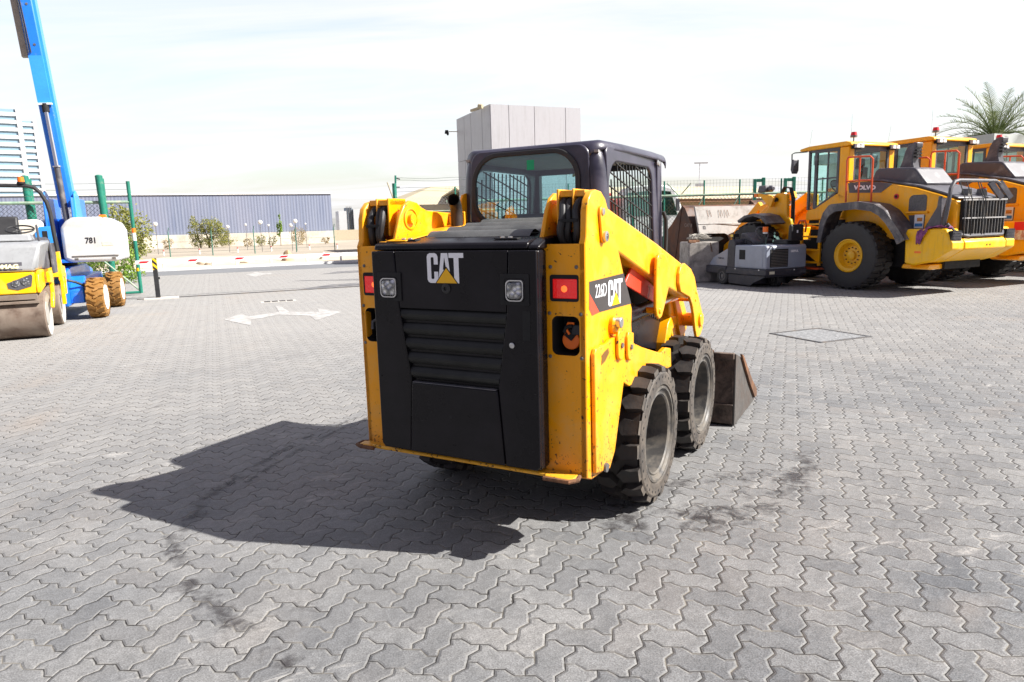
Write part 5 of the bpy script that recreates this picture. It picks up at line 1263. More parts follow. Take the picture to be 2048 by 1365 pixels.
mb = text_mb('781', .15, .002, .004, .85); mb.xform(frameM((-.12,.016,1.46),(1,0,0),(0,0,1))); build('fleet_number', mb, BLKL, cv, smooth=0)
mb = MB(); mb.tbox(.02,.14,.25,.40,1.90,1.945,.01,.01); build('orange_marker', mb, ORANGE, cv)
mb = MB(); mb.prism([(-1.62,1.0),(-1.62,1.55),(-1.50,1.78),(-1.36,1.86),(-.97,1.88),(-.90,1.82),(-.90,1.0)], .02, 1.6, 'Y'); build('tank_cover', mb, mat('cream_cover', (.72,.68,.60), .4, var=.05, dirt=(.5,.45,.38), dirt_amt=.2), bl, bevel=.06, seg=3)
mb = MB(); mb.prism([(-.98,1.35),(-.98,1.62),(-.90,1.74),(-.70,1.74),(-.66,1.60),(-.66,1.35)], -.10,.02,'Y'); cb_ = build('control_box', mb, BLUEL, bl, bevel=.01); mb = MB(); mb.box(-.86,-.78,-.106,-.10,1.5,1.66); build('control_panel', mb, DARK, cb_)
# boom, nearly upright, leaning left
bA, bT = Vector((-.54,.62,2.10)), Vector((-.92,.62,8.4)); dB = (bT-bA).normalized()
mb = MB(); mb.bar(bA, bT, .24, .30, (0,1,0)); bo = build('boom', mb, BLUE, bl, bevel=.03, seg=2)
mb = MB(); o_ = Vector((.136,0,0)); mb.bar(bA+o_+dB*.1, bT+o_, .03, .22, (0,1,0)); build('boom_side_rail', mb, BLUEL, bo)
mb = MB()
for q in range(2): mb.tube([bA+Vector((-.10+.035*q,-.165,0))+dB*(2.8+k*.5)+Vector((.01*sin(k*2+q),0,0)) for k in range(7)], .009, 6)
build_split('boom_cable', mb, HOSE, bo)
mb = MB()
for k in range(5): mb.cyl(bA+Vector((.02,-.15,0))+dB*(2.95+k*.7), bA+Vector((.02,-.158,0))+dB*(2.95+k*.7), .022, n=10)
build_split('bolt', mb, GREYST, bo)
mb = MB(); o_ = Vector((-.195,.02,0)); mb.bar(bA+o_+dB*2.75, bT+o_, .10, .12, (0,1,0)); build('cable_carrier', mb, mat('carrier_metal', (.34,.29,.23), .5, .4, var=.15), bo)
mb = MB(); f0 = Vector((0,-.165,0)); mb.bar(bA+f0+dB*1.9, bA+f0+dB*2.75, .22, .05, (0,1,0)); mb.box(-.87,-.86,.4,.5,4,4.1) if False else None; build('boom_sleeve', mb, BLUEL, bo)
mb = MB(); mb.bar(bA+f0*1.2+dB*1.88, bA+f0*1.2+dB*1.91, .24, .06, (0,1,0)); build('sleeve_edge', mb, WHT, bo)
mb = MB(); mb.cyl(bA+Vector((.02,-.26,-.5)), bA+dB*.75+Vector((.0,-.22,0)), .052, n=16); cyl_ = build('lift_cylinder', mb, PLAST, bl); mb = MB(); mb.cyl(bA+dB*.75+Vector((0,-.22,0)), bA+dB*1.78+Vector((.0,-.19,0)), .034, n=14); mb.cyl(bA+dB*.745+Vector((0,-.22,0)), bA+dB*.77+Vector((0,-.22,0)), .068, n=16); build('rod', mb, CHROME, cyl_)
mb = MB(); mb.cyl(bA+dB*1.75+Vector((0,-.19,0)), bA+dB*1.90+Vector((.0,-.18,0)), .06, n=12); build('cylinder_eye', mb, DARK, cyl_)
mb = MB(); mb.prism([(.3,1.1),(.45,2.35),(.60,2.42),(.80,2.35),(1.3,1.1)], -.40,-.365); mb.prism([(.3,1.1),(.45,2.35),(.60,2.42),(.80,2.35),(1.3,1.1)], -.90,-.865); build_split('boom_cheek', mb, BLUEL, bl, bevel=.01)
# ================================================================== FENCES, GATE, BUILDINGS, TREES
def sroot(name, x, y, z, label, cat, group=None, rz=SITE_RZ): return empty(name, S(x, y, z), rz, label, cat, group)
def chainlink(mb, x0, x1, z0, z1, pitch=.075, r=.0035, y=0.0):
    w, h = x1-x0, z1-z0
    for sgn in (1, -1):
        k = -h
        while k < w:
            a, b_ = max(0, k), min(w, k+h)
            za, zb = (a-k), (b_-k)
            if sgn < 0: za, zb = h-za, h-zb
            if b_-a > .01:
                p, q = (x0+a, y, z0+za), (x0+b_, y, z0+zb); d = Vector(q)-Vector(p)
                nrm = Vector((-d.z, 0, d.x)).normalized()*r
                P_, Q_ = Vector(p), Vector(q)
                mb.add([P_+nrm, P_-nrm, Q_-nrm, Q_+nrm, P_+Vector((0,r*1.5,0)), Q_+Vector((0,r*1.5,0))], [(0,1,2,3),(0,4,5,3),(1,4,5,2)])
            k += pitch*1.414
# sliding gate on the left
gt = sroot('sliding_gate', -1.83, 20.4, 0, 'green chain-link sliding gate behind the boom lift, its end post banded orange, white and yellow', 'gate')
mb = MB(); mb.tube([(0,0,.05),(-.02,0,2.90)], .045, 10); ep = build('end_post', mb, GREEN, gt)
for z0, z1, mm in ((1.60,1.72,ORANGE),(1.40,1.60,WHT),(.62,.70,YELB)):
    mb = MB(); mb.cyl((-.013,0,z0),(-.014,0,z1),.048,n=12); build('painted_band', mb, mm, ep)
mb = MB(); mb.cyl((0,0,.07),(-6,0,.07),.035,n=10); build('bottom_rail', mb, GREEN, gt)
mb = MB(); mb.cyl((0,0,2.38),(-6,0,2.38),.04,n=10); build('top_rail', mb, GREENL, gt)
mb = MB(); mb.cyl((-.03,0,.12),(-.80,0,.95),.022,n=8); mb.cyl((-3.0,0,1.1),(-4.3,0,2.3),.022,n=8); build_split('brace', mb, GREENL, gt)
mb = MB(); mb.cyl((-2.9,0,.07),(-2.9,0,2.38),.03,n=8); mb.cyl((-5.6,0,.07),(-5.6,0,2.38),.03,n=8); build_split('upright', mb, GREEN, gt)
mb = MB()
for z in (2.55,2.70,2.85): mb.tube([(-.02,0,z),(-1.5,0,z-.02),(-3,0,z)], .004, 4)
build_split('barbed_wire', mb, WIRE, gt, smooth=0)
mb = MB(); chainlink(mb, -6, -.55, .1, 2.36); build('mesh', mb, DARK, gt, smooth=0)
for i, (x, y) in enumerate(((-2.45,20.62),(-4.05,20.85))):
    g_ = sroot('gate_guide_post', x, y, 0, ('thick green double guide post between the boom lift cover and the gate end post', 'thick green double guide post rising behind the roller roll bar')[i], 'post', 'gate guide posts')
    mb = MB(); mb.cyl((0,-.30,1.95),(-.02,-.30,3.02),.085,n=16); mb.sphere((-.02,-.30,3.02),.085,12,6,.4); build('front_tube', mb, GREEN, g_)
    mb = MB(); mb.cyl((0,0,0),(-.02,0,2.98),.075,n=16); build('rear_post', mb, GREEN, g_)
    mb = MB(); mb.cyl((-.01,-.30,2.85),(-.01,0,2.85),.04,n=8); mb.cyl((-.01,-.30,2.05),(-.01,0,2.05),.04,n=8); build_split('cross_tube', mb, GREEN, g_)
# bollard rest post and barrier arm
bp_ = sroot('arm_rest_post', -1.333, 18.8, 0, 'black post with a yellow and black striped top standing on a white pad', 'post')
mb = MB(); mb.box(-.05,.05,-.05,.05,.03,.70); build('post', mb, HOSE, bp_, bevel=.006)
hz = newmat('hazard_stripes'); 
N_ = hz[1]; s_ = N_.sep(N_.node('ShaderNodeTexCoord').outputs['Object']); st_ = N_.math('GREATER_THAN', N_.math('FRACT', N_.math('MULTIPLY', N_.math('ADD', N_.math('ADD', s_[0], s_[1]), s_[2]), 7.0)), .5)
N_.link(N_.mix(st_, (.75,.50,.01), (.02,.02,.02)), hz[2].inputs['Base Color'])
mb = MB(); mb.box(-.051,.051,-.051,.051,.701,.98); build('striped_top', mb, hz[0], bp_, bevel=.005)
mb = MB(); mb.box(-.30,.45,-.22,.22,0,.03); build('base_pad', mb, CONC, bp_); mb = MB(); mb.cyl((.05,0,.50),(.08,0,.50),.03,n=10); build('latch', mb, DARK, bp_)
ba = sroot('barrier_arm', -1.75, 18.95, 0, 'long white barrier arm with slanting red stripes across the yard exit', 'barrier')
mb = MB(); mb.box(0,8.6,-.02,.02,.845,.935); arm_ = build('arm', mb, WHT, ba)
mb = MB()
for q in range(8): x = .05+q*1.08; mb.prism([(x,.868),(x+.19,.868),(x+.25,.915),(x+.06,.915)], -.023, -.0202, 'Y')
build_split('red_stripe', mb, LRED, arm_)
mb = MB(); mb.box(8.3,8.75,-.2,.2,0,1.05); build('housing', mb, YELB, ba, bevel=.02)
# far fence posts along the vacant lot
FP = mat('far_green_post', (.05,.16,.12), .6, var=.1)
for i, (x, y) in enumerate(((-5.9,53.2),(-2.75,53.3),(-.05,53.4),(2.75,53.5),(5.65,53.6),(8.45,53.7))):
    f_ = sroot('fence_post', x, y, 0, ['leftmost far green fence post, behind the banded gate end post','thin green far fence post between the gate and the bushy tree','thin green far fence post directly in front of the bushy tree','thin green far fence post right of the bushy tree below two globes','thin green far fence post below the pair of white globe lamps','rightmost thin green far fence post near the end of the blue warehouse'][i], 'fence post', 'thin green posts of the far fence')
    mb = MB(); mb.cyl((0,0,0),(0,0,1.7),.035,n=8); build('post', mb, FP, f_); mb = MB(); mb.cyl((0,0,1.70),(.06,-.1,1.98),.025,n=6); build('angled_tip', mb, FP, f_)
mb = MB()
for z in (.3,1.0,1.55): mb.tube([(-12,0,z),(8.6,.45,z)], .008, 4)
o_ = build_split('fence_wire', mb, WIRE, None, smooth=0)
for i, w_ in enumerate(o_): w_.location = S(0,53.35); w_.rotation_euler = (0,0,SITE_RZ); tag(w_, ['lowest wire of the far fence round the vacant lot','middle wire of the far fence round the vacant lot','top wire of the far fence round the vacant lot'][i], 'wire', 'wires of the far fence')
# red and white kerb markers in two rows
MKR = mat('marker_red_white', (.45,.12,.10), .7, var=.2)
def marker(x, y, label):
    m_ = sroot('kerb_marker', x, y, 0, label, 'marker post', 'small red marker posts')
    mb = MB(); mb.cyl((0,0,0),(0,0,.30),.05,n=8); build('post', mb, WHT, m_); mb = MB(); mb.cyl((0,0,.301),(0,0,.42),.052,n=8); build('red_cap', mb, MKR, m_)
ordn = ['leftmost', 'second', 'third', 'fourth', 'fifth', 'rightmost']
for i, (x, y) in enumerate(((-3.36,56.9),(-.97,57.4),(1.73,57.9),(4.22,58.2),(7.2,58.6),(9.48,59.0))): marker(x, y, '%s small red marker post%s in the back row above the barrier arm' % (ordn[i], ' from left' if 0<i<5 else ''))
for i, (x, y) in enumerate(((-2.11,34.75),(-.1,34.7),(.94,34.6),(2.45,34.7),(4.12,34.9),(5.8,35.2))): marker(x, y, '%s small red marker post%s in the front row on the verge' % (ordn[i], ' from left' if 0<i<5 else ''))
# rocks on the verge
ROCK = mat('tan_rock', (.42,.30,.18), .9, var=.3, vscale=3, bump=.8, bscale=8); ROCKP = mat('pale_rock', (.60,.50,.38), .9, var=.2, vscale=3, bump=.8, bscale=8)
def rock(loc, sx, sy, sz, m, label, seed):
    bm = bmesh.new(); bmesh.ops.create_icosphere(bm, subdivisions=3, radius=1); r_ = random.Random(seed)
    ph = [r_.uniform(0, 6) for _ in range(6)]
    for v in bm.verts:
        c = v.co; k = 1+.18*sin(3*c.x+ph[0])+.16*sin(4*c.y+ph[1])+.12*sin(5*c.z+ph[2])+.05*sin(11*c.x+7*c.y+ph[3])
        v.co = Vector((c.x*sx*k, c.y*sy*k, max(-.1, c.z)*sz*k))
    me = bpy.data.meshes.new('rock'); bm.to_mesh(me); bm.free(); me.materials.append(m); o = bpy.data.objects.new('rock', me); COL.objects.link(o); o.location = loc; tag(o, label, 'rock', 'rocks on the sandy verge'); me.shade_smooth(); me.set_sharp_from_angle(angle=radians(35))
rock((-15.4,34.9,0), .38,.3,.22, ROCKP, 'leftmost pale rock lying low on the sandy verge', 1); rock((-14.9,34.7,0), .22,.2,.15, ROCKP, 'small pale rock just right of the leftmost low rock', 5)
rock((-13.5,35.6,0), .30,.25,.18, ROCKP, 'low pale rock between the leftmost rock and the tan boulder', 2)
rock((-11.75,36.9,0), .36,.3,.42, ROCK, 'largest rock, a tan brown boulder on the sandy verge', 3); rock((-10.1,37.7,0), .24,.2,.26, ROCKP, 'pale rock right of the tan boulder, rightmost of the rocks', 4)
# low mounds of sand
mb = MB(); nx, ny = 60, 8
for a in range(nx+1):
    for b_ in range(ny+1):
        x = -60+a*1.6; y = b_/ny
        z = (.10+.30*(.5+.5*sin(a*.9))*(.5+.5*sin(a*.37+1)))*sin(pi*y)
        mb.v.append((x, 38+y*6+sin(a*.5), z-.01))
for a in range(nx):
    for b_ in range(ny): mb.f.append([a*(ny+1)+b_, (a+1)*(ny+1)+b_, (a+1)*(ny+1)+b_+1, a*(ny+1)+b_+1]); mb.m.append(0)
o = build('sand_mounds', mb, SAND, None, smooth=80); o.rotation_euler = (0,0,SITE_RZ); tag(o, kind='structure')
# globe lamps
GLB = mat('globe_white', (.80,.79,.76), .3, var=.03)
GL = [(-4.0,61.4,2.35,.17,'white globe lamp on a pole left of the bushy tree'),(3.55,58.2,2.28,.17,'larger white globe lamp right of the bushy tree'),(6.08,57.2,2.29,.17,'taller white globe lamp of the pair below the warehouse'),(5.75,57.3,1.99,.15,'lower white globe lamp of the pair below the warehouse'),(1.18,59.2,2.0,.13,'white globe lamp at the right edge of the bushy tree'),(2.74,64.6,2.18,.10,'small far white globe lamp left of the larger globe'),(4.7,66.0,2.1,.10,'small far white globe lamp beside the slender green tree'),(7.9,66.0,2.15,.08,'rightmost small far white globe lamp')]
for x, y, z, r, lb in GL:
    g_ = sroot('globe_lamp', x, y, 0, lb, 'lamp', 'white globe lamps before the warehouse')
    mb = MB(); mb.cyl((0,0,0),(0,0,z-r*.8),.022,n=6); build('pole', mb, GREYST, g_); mb = MB(); mb.sphere((0,0,z),r,14,10); build('globe', mb, GLB, g_, smooth=80)
# warehouse
def clad():
    m, N, b = newmat('blue_cladding'); tc = N.node('ShaderNodeTexCoord').outputs['Object']
    st = N.noise(N.mapping(tc, (3.0, 3.0, .10)), 1.6, 6, .7); big = N.noise(N.mapping(tc, (.25,.25,.05)), 1.0, 4)
    c = N.mix(N.ramp(st, .3, .7), (.150,.180,.275), (.24,.27,.355)); c = N.mix(N.math('MULTIPLY', N.ramp(big, .42, .7), .6), c, (.28,.29,.37))
    N.link(c, b.inputs['Base Color']); b.inputs['Roughness'].default_value = .55
    s = N.sep(tc); N.link(N.bump(N.math('SINE', N.math('MULTIPLY', s[0], 2*pi/.33)), .25, .03), b.inputs['Normal']); return m
CLAD = clad()
wr = sroot('warehouse', 13.3, 85, 0, 'long low blue-grey corrugated warehouse across the vacant lot with a pale base wall', 'warehouse')
mb = MB(); mb.box(-95,0,0,40,1.4,5.75); build('wall', mb, CLAD, wr, smooth=0)
mb = MB(); mb.box(-95,.1,-.25,40,0,1.45); build('base_wall', mb, mat('cream_wall', (.62,.57,.49), .85, var=.12, vscale=.5, dirt=(.42,.36,.28), dirt_amt=.35, dirt_scale=.8), wr, smooth=0)
mb = MB(); mb.box(-95.1,.12,-.12,40.1,5.75,5.93); build('roof_edge', mb, mat('pale_roof_edge', (.80,.78,.75), .6, var=.05), wr, smooth=0)
mb = MB(); mb.box(-34.5,-33.4,-.35,-.25,0,1.4); build('door', mb, mat('grey_door', (.28,.33,.36), .6, var=.05), wr)
# silos
sl = sroot('silo_block', 19.6, 111, 0, 'distant pale grey silo building right of the blue warehouse', 'silos')
mb = MB(); mb.box(-1.2,.0,0,3,0,4.4); mb.box(1.1,5.5,0,3,0,4.7); build_split('silo', mb, mat('pale_metal', (.50,.51,.52), .5, .2, var=.08), sl)
mb = MB(); mb.box(.0,1.0,.5,2,0,4.9); build('stair_tower', mb, mat('steel_blue_lattice', (.16,.21,.27), .6, var=.3, vscale=4), sl)
mb = MB()
for x in (.1,.35,.6,.85): mb.cyl((x,.4,0),(x,.4,5.1),.05,n=6)
build_split('column', mb, GREYST, sl)
mb = MB(); mb.box(-6,8,-4,-3.9,0,1.5); o = build('low_boundary_wall', mb, mat('tan_block_wall', (.42,.36,.26), .9, var=.15), None); o.location = S(19.6,111); o.rotation_euler = (0,0,SITE_RZ); tag(o, 'low tan boundary wall in front of the distant silo building', 'wall')
# high-rise towers at the left
TWW = mat('tower_white', (.58,.59,.61), .6, var=.02); TWG = mat('tower_glass', (.22,.34,.43), .5, var=.08, vscale=.2)
for i, (x, y, w_, h_, lb) in enumerate(((-296,400,21.5,74,'left, taller pale high-rise tower with blue window bands at the far left'),(-322,470,12.3,77.5,'right, lower pale high-rise tower beside the taller one at the far left'))):
    t_ = empty('high_rise', (x, y, 0), radians(33), lb, 'tower', 'pale high-rise towers')
    mb = MB(); mb.box(0,w_,0,20,0,h_); build('core', mb, TWG, t_, smooth=0)
    mb = MB(); k = 3.0
    while k < h_: mb.box(-.4,w_-1.5,-.8,20.3,k,k+2.0); k += 4.2
    build_split('balcony_band', mb, TWW, t_, smooth=0)
    mb = MB(); mb.box(w_-1.5,w_+.4,-1.0,20.4,0,h_+1.5); mb.box(-.6,.4,-1.0,20.5,0,h_+1.0); build_split('fin', mb, TWW, t_, smooth=0)
# white clad building behind the cab
PAN = mat('white_panel', (.40,.40,.42), .4, var=.02, dirt=(.34,.34,.36), dirt_amt=.15, dirt_scale=.6); _m = PAN; _N = NT(_m.node_tree); _b = _m.node_tree.nodes['Principled BSDF']; _src = _b.inputs['Base Color'].links[0].from_socket
_tc = _N.node('ShaderNodeTexCoord').outputs['Object']; _st = _N.noise(_N.mapping(_tc, (5, 5, .35)), 1.5, 6, .7)
_N.link(_N.mix(_N.math('MULTIPLY', _N.ramp(_st, .50, .72), .30), _src, (.22,.21,.20)), _b.inputs['Base Color'])
SEAM = mat('panel_seam', (.13,.13,.14), .7, var=.1)
wb = empty('panel_building', Vector((-.65,30,0)), SITE_RZ, 'tall white panel-clad block standing behind the skid steer cab', 'building')
mb = MB(); mb.box(.02,4.26,.02,4.28,0,6.50); build('wall', mb, SEAM, wb, smooth=0)
mb = MB(); cuts = [0,.83,2.02,3.52,4.28]; rows = [0,1.9,4.55,6.54]
for a, b_ in zip(cuts, cuts[1:]):
    for c_, d_ in zip(rows, rows[1:]): mb.box(a+.012,b_-.012,-.02,.02,c_+.012,d_-.008)
build_split('panel', mb, PAN, wb, smooth=0)
mb = MB(); cuts = [-.018,.95,2.35,3.25,4.30]
for a, b_ in zip(cuts, cuts[1:]):
    for c_, d_ in zip(rows, rows[1:]): mb.box(-.02,.02,a+.022,b_-.012,c_+.012,d_-.008)
build_split('panel', mb, PAN, wb, smooth=0)
mb = MB(); mb.box(0,4.28,0,4.3,6.50,6.53); build('roof', mb, PAN, wb)
cc = empty('security_camera', Vector((-2.30,33.8,5.95)), 0, 'small black security camera on an arm at the left corner of the white block', 'camera')
mb = MB(); mb.cyl((0,.1,.02),(-.42,.1,.03),.02,n=6); build('arm', mb, BEIGE, cc); mb = MB(); mb.tbox(-.62,-.42,.02,.18,-.06,.10,.03,.02); mb.cyl((-.50,.08,-.06),(-.46,.02,-.12),.05,n=8); build('housing', mb, DARK, cc, bevel=.01)
cc = empty('wall_floodlight', Vector((-1.0,30.5,6.50)), SITE_RZ, 'small beige light fitting at the top front corner of the white block', 'light')
mb = MB(); mb.bar((-.02,.1,0),(-.25,.7,-.05),.10,.10); mb.cyl((-.0,-.05,.02),(-.12,.1,.05),.10,n=10); build('fitting', mb, BEIGE, cc, bevel=.01)
# tan hipped roofs
def ribroof(pts_faces, parent):
    mb = MB()
    for f_ in pts_faces: mb.add(f_, [list(range(len(f_)))])
    return build('roof', mb, BEIGE, parent, smooth=0)
h1 = sroot('tan_roof_shed', 14.7, 44.5, 0, 'tan hip-roofed shed left of the white block, seen over the left lift arm', 'shed')
mb = MB(); mb.box(-3.6,12,0,9,0,3.0); build('wall', mb, mat('tan_wall', (.50,.43,.32), .85, var=.1), h1, smooth=0)
ribroof([[(-4,-.4,3.0),(12.4,-.4,3.0),(9,3,4.35),(-.3,3,4.35)],[(-4,-.4,3.0),(-.3,3,4.35),(-.3,6,4.35),(-4,9.4,3.0)],[(-4,9.4,3.0),(12.4,9.4,3.0),(9,6,4.35),(-.3,6,4.35)],[(12.4,-.4,3.0),(12.4,9.4,3.0),(9,6,4.35),(9,3,4.35)],[(-.3,3,4.35),(9,3,4.35),(9,6,4.35),(-.3,6,4.35)]], h1)
h2 = sroot('tan_roof_building', 24, 39.5, 0, 'long building with a pale tan ribbed roof behind the right fence', 'building')
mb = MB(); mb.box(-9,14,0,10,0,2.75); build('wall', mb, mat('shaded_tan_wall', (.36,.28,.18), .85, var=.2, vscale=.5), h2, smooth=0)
def ribbed():
    m, N, b = newmat('ribbed_tan_roof'); tc = N.node('ShaderNodeTexCoord').outputs['Object']; s = N.sep(tc)
    w_ = N.math('SINE', N.math('MULTIPLY', s[0], 2*pi/.30)); c = N.mix(N.ramp(w_, -.2, .9), (.62,.53,.36), (.48,.40,.28))
    N.link(c, b.inputs['Base Color']); b.inputs['Roughness'].default_value = .6; N.link(N.bump(w_, .5, .04), b.inputs['Normal']); return m
RIB = ribbed()
mb = MB(); mb.prism([(-1.0,2.95),(-1.0,3.02),(3.2,3.98),(10.5,3.0),(10.5,2.9),(3.2,3.88)], -9.5, 14.5); build('roof', mb, RIB, h2, smooth=0)
mb = MB(); mb.prism([(-.9,2.75),(-.9,2.94),(0,2.94),(0,2.75)], -9.5, 14.5); build('fascia', mb, mat('brown_fascia', (.20,.10,.05), .7, var=.15), h2)
for k in range(4): mb = MB(); mb.box(-5+k*4.2,-2.9+k*4.2,-.05,-.005,0,2.3); build('shutter_door', mb, mat('grey_shutter%d' % k, (.36,.36,.37), .6, var=.05), h2)
# right-hand fence
rf_ = sroot('pipe_fence', 13.0, 20.0, 0, 'green pipe-rail and chain-link fence running behind the parked machines at right', 'fence')
rf_.rotation_euler = (0,0,radians(1.5))
mb = MB(); mb.cyl((-6.2,0,2.36),(14,0,2.36),.045,n=10); build('top_rail', mb, GREENL, rf_)
fo = SX*13.0+SY*20.0
pxs = [-5.9,-3.2,-2.15,-1.1,.0,1.06,2.4,3.6,5.0,6.4,8]
mb = MB()
for x in pxs: mb.cyl((x,0,0),(x,0,2.84),.028,n=8)
build_split('post', mb, GREEN, rf_)
mb = MB()
for x in pxs: mb.cyl((x-.02,0,2.30),(x-.22,0,1.95),.022,n=6)
mb.cyl((1.15,0,2.78),(1.55,0,2.36),.022,n=6); mb.cyl((1.60,0,2.36),(1.95,0,2.75),.022,n=6)
build_split('brace', mb, GREENL, rf_)
mb = MB(); chainlink(mb, -6.2, 8.2, .1, 2.32, .09, .003, .02); build('mesh', mb, mat('mesh_wire', (.10,.12,.09), .7, var=.1), rf_, smooth=0)
mb = MB()
for z in (2.5,2.62,2.74,2.84): mb.box(-6.2,8.2,-.002,.002,z-.002,z+.002)
x = -6.2
while x < 8.2: mb.box(x-.002,x+.002,.002,.006,2.4,2.86); x += .11
build('upper_mesh', mb, WIRE, rf_, smooth=0)
for i, x in enumerate((8.40, 9.42)):
    g_ = empty('guide_portal', Vector((x, 23.6, 0)), radians(-4), ('left of the two dark green upright gate guide frames behind the sweeper','right of the two dark green upright gate guide frames, beside the loader cab')[i], 'frame', 'green gate guide frames')
    mb = MB(); mb.box(-.19,-.09,-.05,.05,0,2.84); mb.box(.09,.19,-.05,.05,1.7 if i==0 else 2.2,2.88); build_split('upright', mb, GREEN, g_, bevel=.01)
    mb = MB(); mb.box(-.089,.089,-.045,.045,2.74,2.84); build('crossbar', mb, GREEN, g_, bevel=.01)
# fence by the white block (left of the cab)
lf = empty('corner_fence', Vector((-3.37, 21.0, 0)), radians(10), 'chain-link fence with thick green corner post and barbed wire, left of the white block', 'fence')
mb = MB(); mb.cyl((0,0,0),(.0,0,2.85),.065,n=12); cp_ = build('corner_post', mb, GREEN, lf); mb = MB(); mb.cyl((.04,0,2.85),(.05,0,3.08),.028,n=8); build('post_tip', mb, GREEN, cp_)
mb = MB(); mb.tube([(-.05,-.02,2.4),(-.20,-.1,2.88)], .022, 6); build('strut', mb, BEIGE, lf)
mb = MB(); mb.cyl((0,0,2.02),(4.2,0,2.02),.02,n=8); build('top_rail', mb, GREENL, lf)
mb = MB(); chainlink(mb, .06, 4.2, .05, 2.02, .07, .003); mb2 = mb; build('mesh', mb, mat('mesh_wire_grey', (.30,.30,.27), .7, var=.1), lf, smooth=0)
mb = MB(); chainlink(mb, .06, 4.2, 2.06, 2.45, .07, .0022); build('upper_mesh', mb, mat('mesh_wire_pale', (.42,.42,.40), .7, var=.1), lf, smooth=0)
mb = MB()
for z in (2.62,2.72,2.93,3.0):
    pts = [(.06+k*.4, 0, z+.02*sin(k*1.3+z*9)-.012*k*(1 if z < 2.9 else .5)*.5) for k in range(11)]; mb.tube(pts, .0045, 4)
build_split('barbed_wire', mb, WIRE, lf, smooth=0)
mb = MB(); mb.bar((.06,0,3.0),(.18,0,2.97),.02,.03); mb.bar((.06,0,2.74),(.16,0,2.74),.02,.03); build_split('wire_bracket', mb, DARK, lf)
# ---------------------------------------------------------------- vegetation
def leafmat(name, a, b_):
    m, N, b = newmat(name); gi = N.node('ShaderNodeNewGeometry'); r_ = gi.outputs['Random Per Island']
    N.link(N.mix(r_, a, b_), b.inputs['Base Color']); b.inputs['Roughness'].default_value = .6
    tr = N.node('ShaderNodeBsdfTranslucent'); N.link(N.mix(r_, a, b_), tr.inputs[0]); ms = N.node('ShaderNodeMixShader'); ms.inputs[0].default_value = .35
    out = [n for n in N.n if n.type == 'OUTPUT_MATERIAL'][0]; N.link(b.outputs[0], ms.inputs[1]); N.link(tr.outputs[0], ms.inputs[2]); N.link(ms.outputs[0], out.inputs[0])
    return m
LF1 = leafmat('leaf_olive', (.15,.18,.03), (.38,.36,.10)); LF2 = leafmat('leaf_green', (.10,.22,.02), (.30,.42,.06)); LF3 = leafmat('leaf_dry', (.28,.20,.09), (.44,.36,.18))
BARK = mat('bark', (.13,.095,.065), .9, var=.25, bump=.5)
def crown_mb(blobs, n, size, seed):
    r_ = random.Random(seed); mb = MB(); tot = sum(b[3]*b[4]*b[5] for b in blobs)
    for (bx, by, bz, rx, ry, rz) in blobs:
        k = int(n*rx*ry*rz/tot); cl = [(r_.gauss(0,1), r_.gauss(0,1), r_.gauss(0,1)) for _ in range(max(6, k//14))]
        cl = [Vector(c).normalized()*(r_.uniform(.25,1.0)**.5) for c in cl]
        for _ in range(k):
            c = r_.choice(cl); p = c + Vector((r_.gauss(0,.16), r_.gauss(0,.16), r_.gauss(0,.16)))
            P_ = Vector((bx+p.x*rx, by+p.y*ry, bz+p.z*rz))
            u = Vector((r_.gauss(0,1), r_.gauss(0,1), r_.gauss(0,1))).normalized(); v_ = u.cross(Vector((r_.gauss(0,1), r_.gauss(0,1), r_.gauss(0,1)))).normalized()
            s = size*r_.uniform(.6,1.4); mb.add([P_-u*s, P_+v_*s*.45, P_+u*s, P_-v_*s*.45], [(0,1,2,3)])
    return mb
def tree(name, loc, blobs, n, size, lm, limbs, seed, label, cat, group=None, tr=.06):
    R = empty(name, loc, 0, label, cat, group)
    mb = MB()
    for pts, r0, r1 in limbs:
        k = len(pts); mb.tube(pts, [r0+(r1-r0)*i/(k-1) for i in range(k)], 7)
    build('trunk', mb, BARK, R, smooth=60); build('crown', crown_mb(blobs, n, size, seed), lm, R, smooth=0, recalc=False)
T0 = Vector((-31.7, 74.5, 0))
tree('bushy_tree', T0, [(-1.6,0,1.8,.75,.7,1.1),(-1.7,0,2.9,.4,.4,.55),(-.6,.2,2.3,.8,.7,.9),(.35,0,2.1,.95,.8,1.0),(1.15,.2,1.7,.65,.7,.95),(.4,0,.7,1.9,.8,.55),(-1.4,0,.6,.8,.6,.5)], 5200, .085, LF1, [([(-.3,0,0),(-.35,0,.8),(-.6,0,1.8),(-1.2,0,2.6)],.11,.03),([(-.3,0,0),(-.2,0,1.0),(.4,0,2.2)],.1,.03),([(-.2,0,.7),(.7,0,1.6),(1.2,0,2.0)],.06,.02),([(-1.2,0,0),(-1.4,0,1.2),(-1.6,0,2.4)],.06,.02)], 3, 'bushy olive-green multi-stemmed tree in front of the blue warehouse', 'tree')
tree('slender_tree', Vector((-24.7,75.5,0)), [(0,0,2.0,.32,.3,.65),(.05,0,2.9,.14,.14,.45),(-.1,0,1.3,.25,.2,.3)], 700, .08, LF2, [([(0,0,0),(.02,0,1.2),(.05,0,2.8)],.04,.012)], 8, 'slender bright green young tree before the warehouse, right of the bushy tree', 'tree')
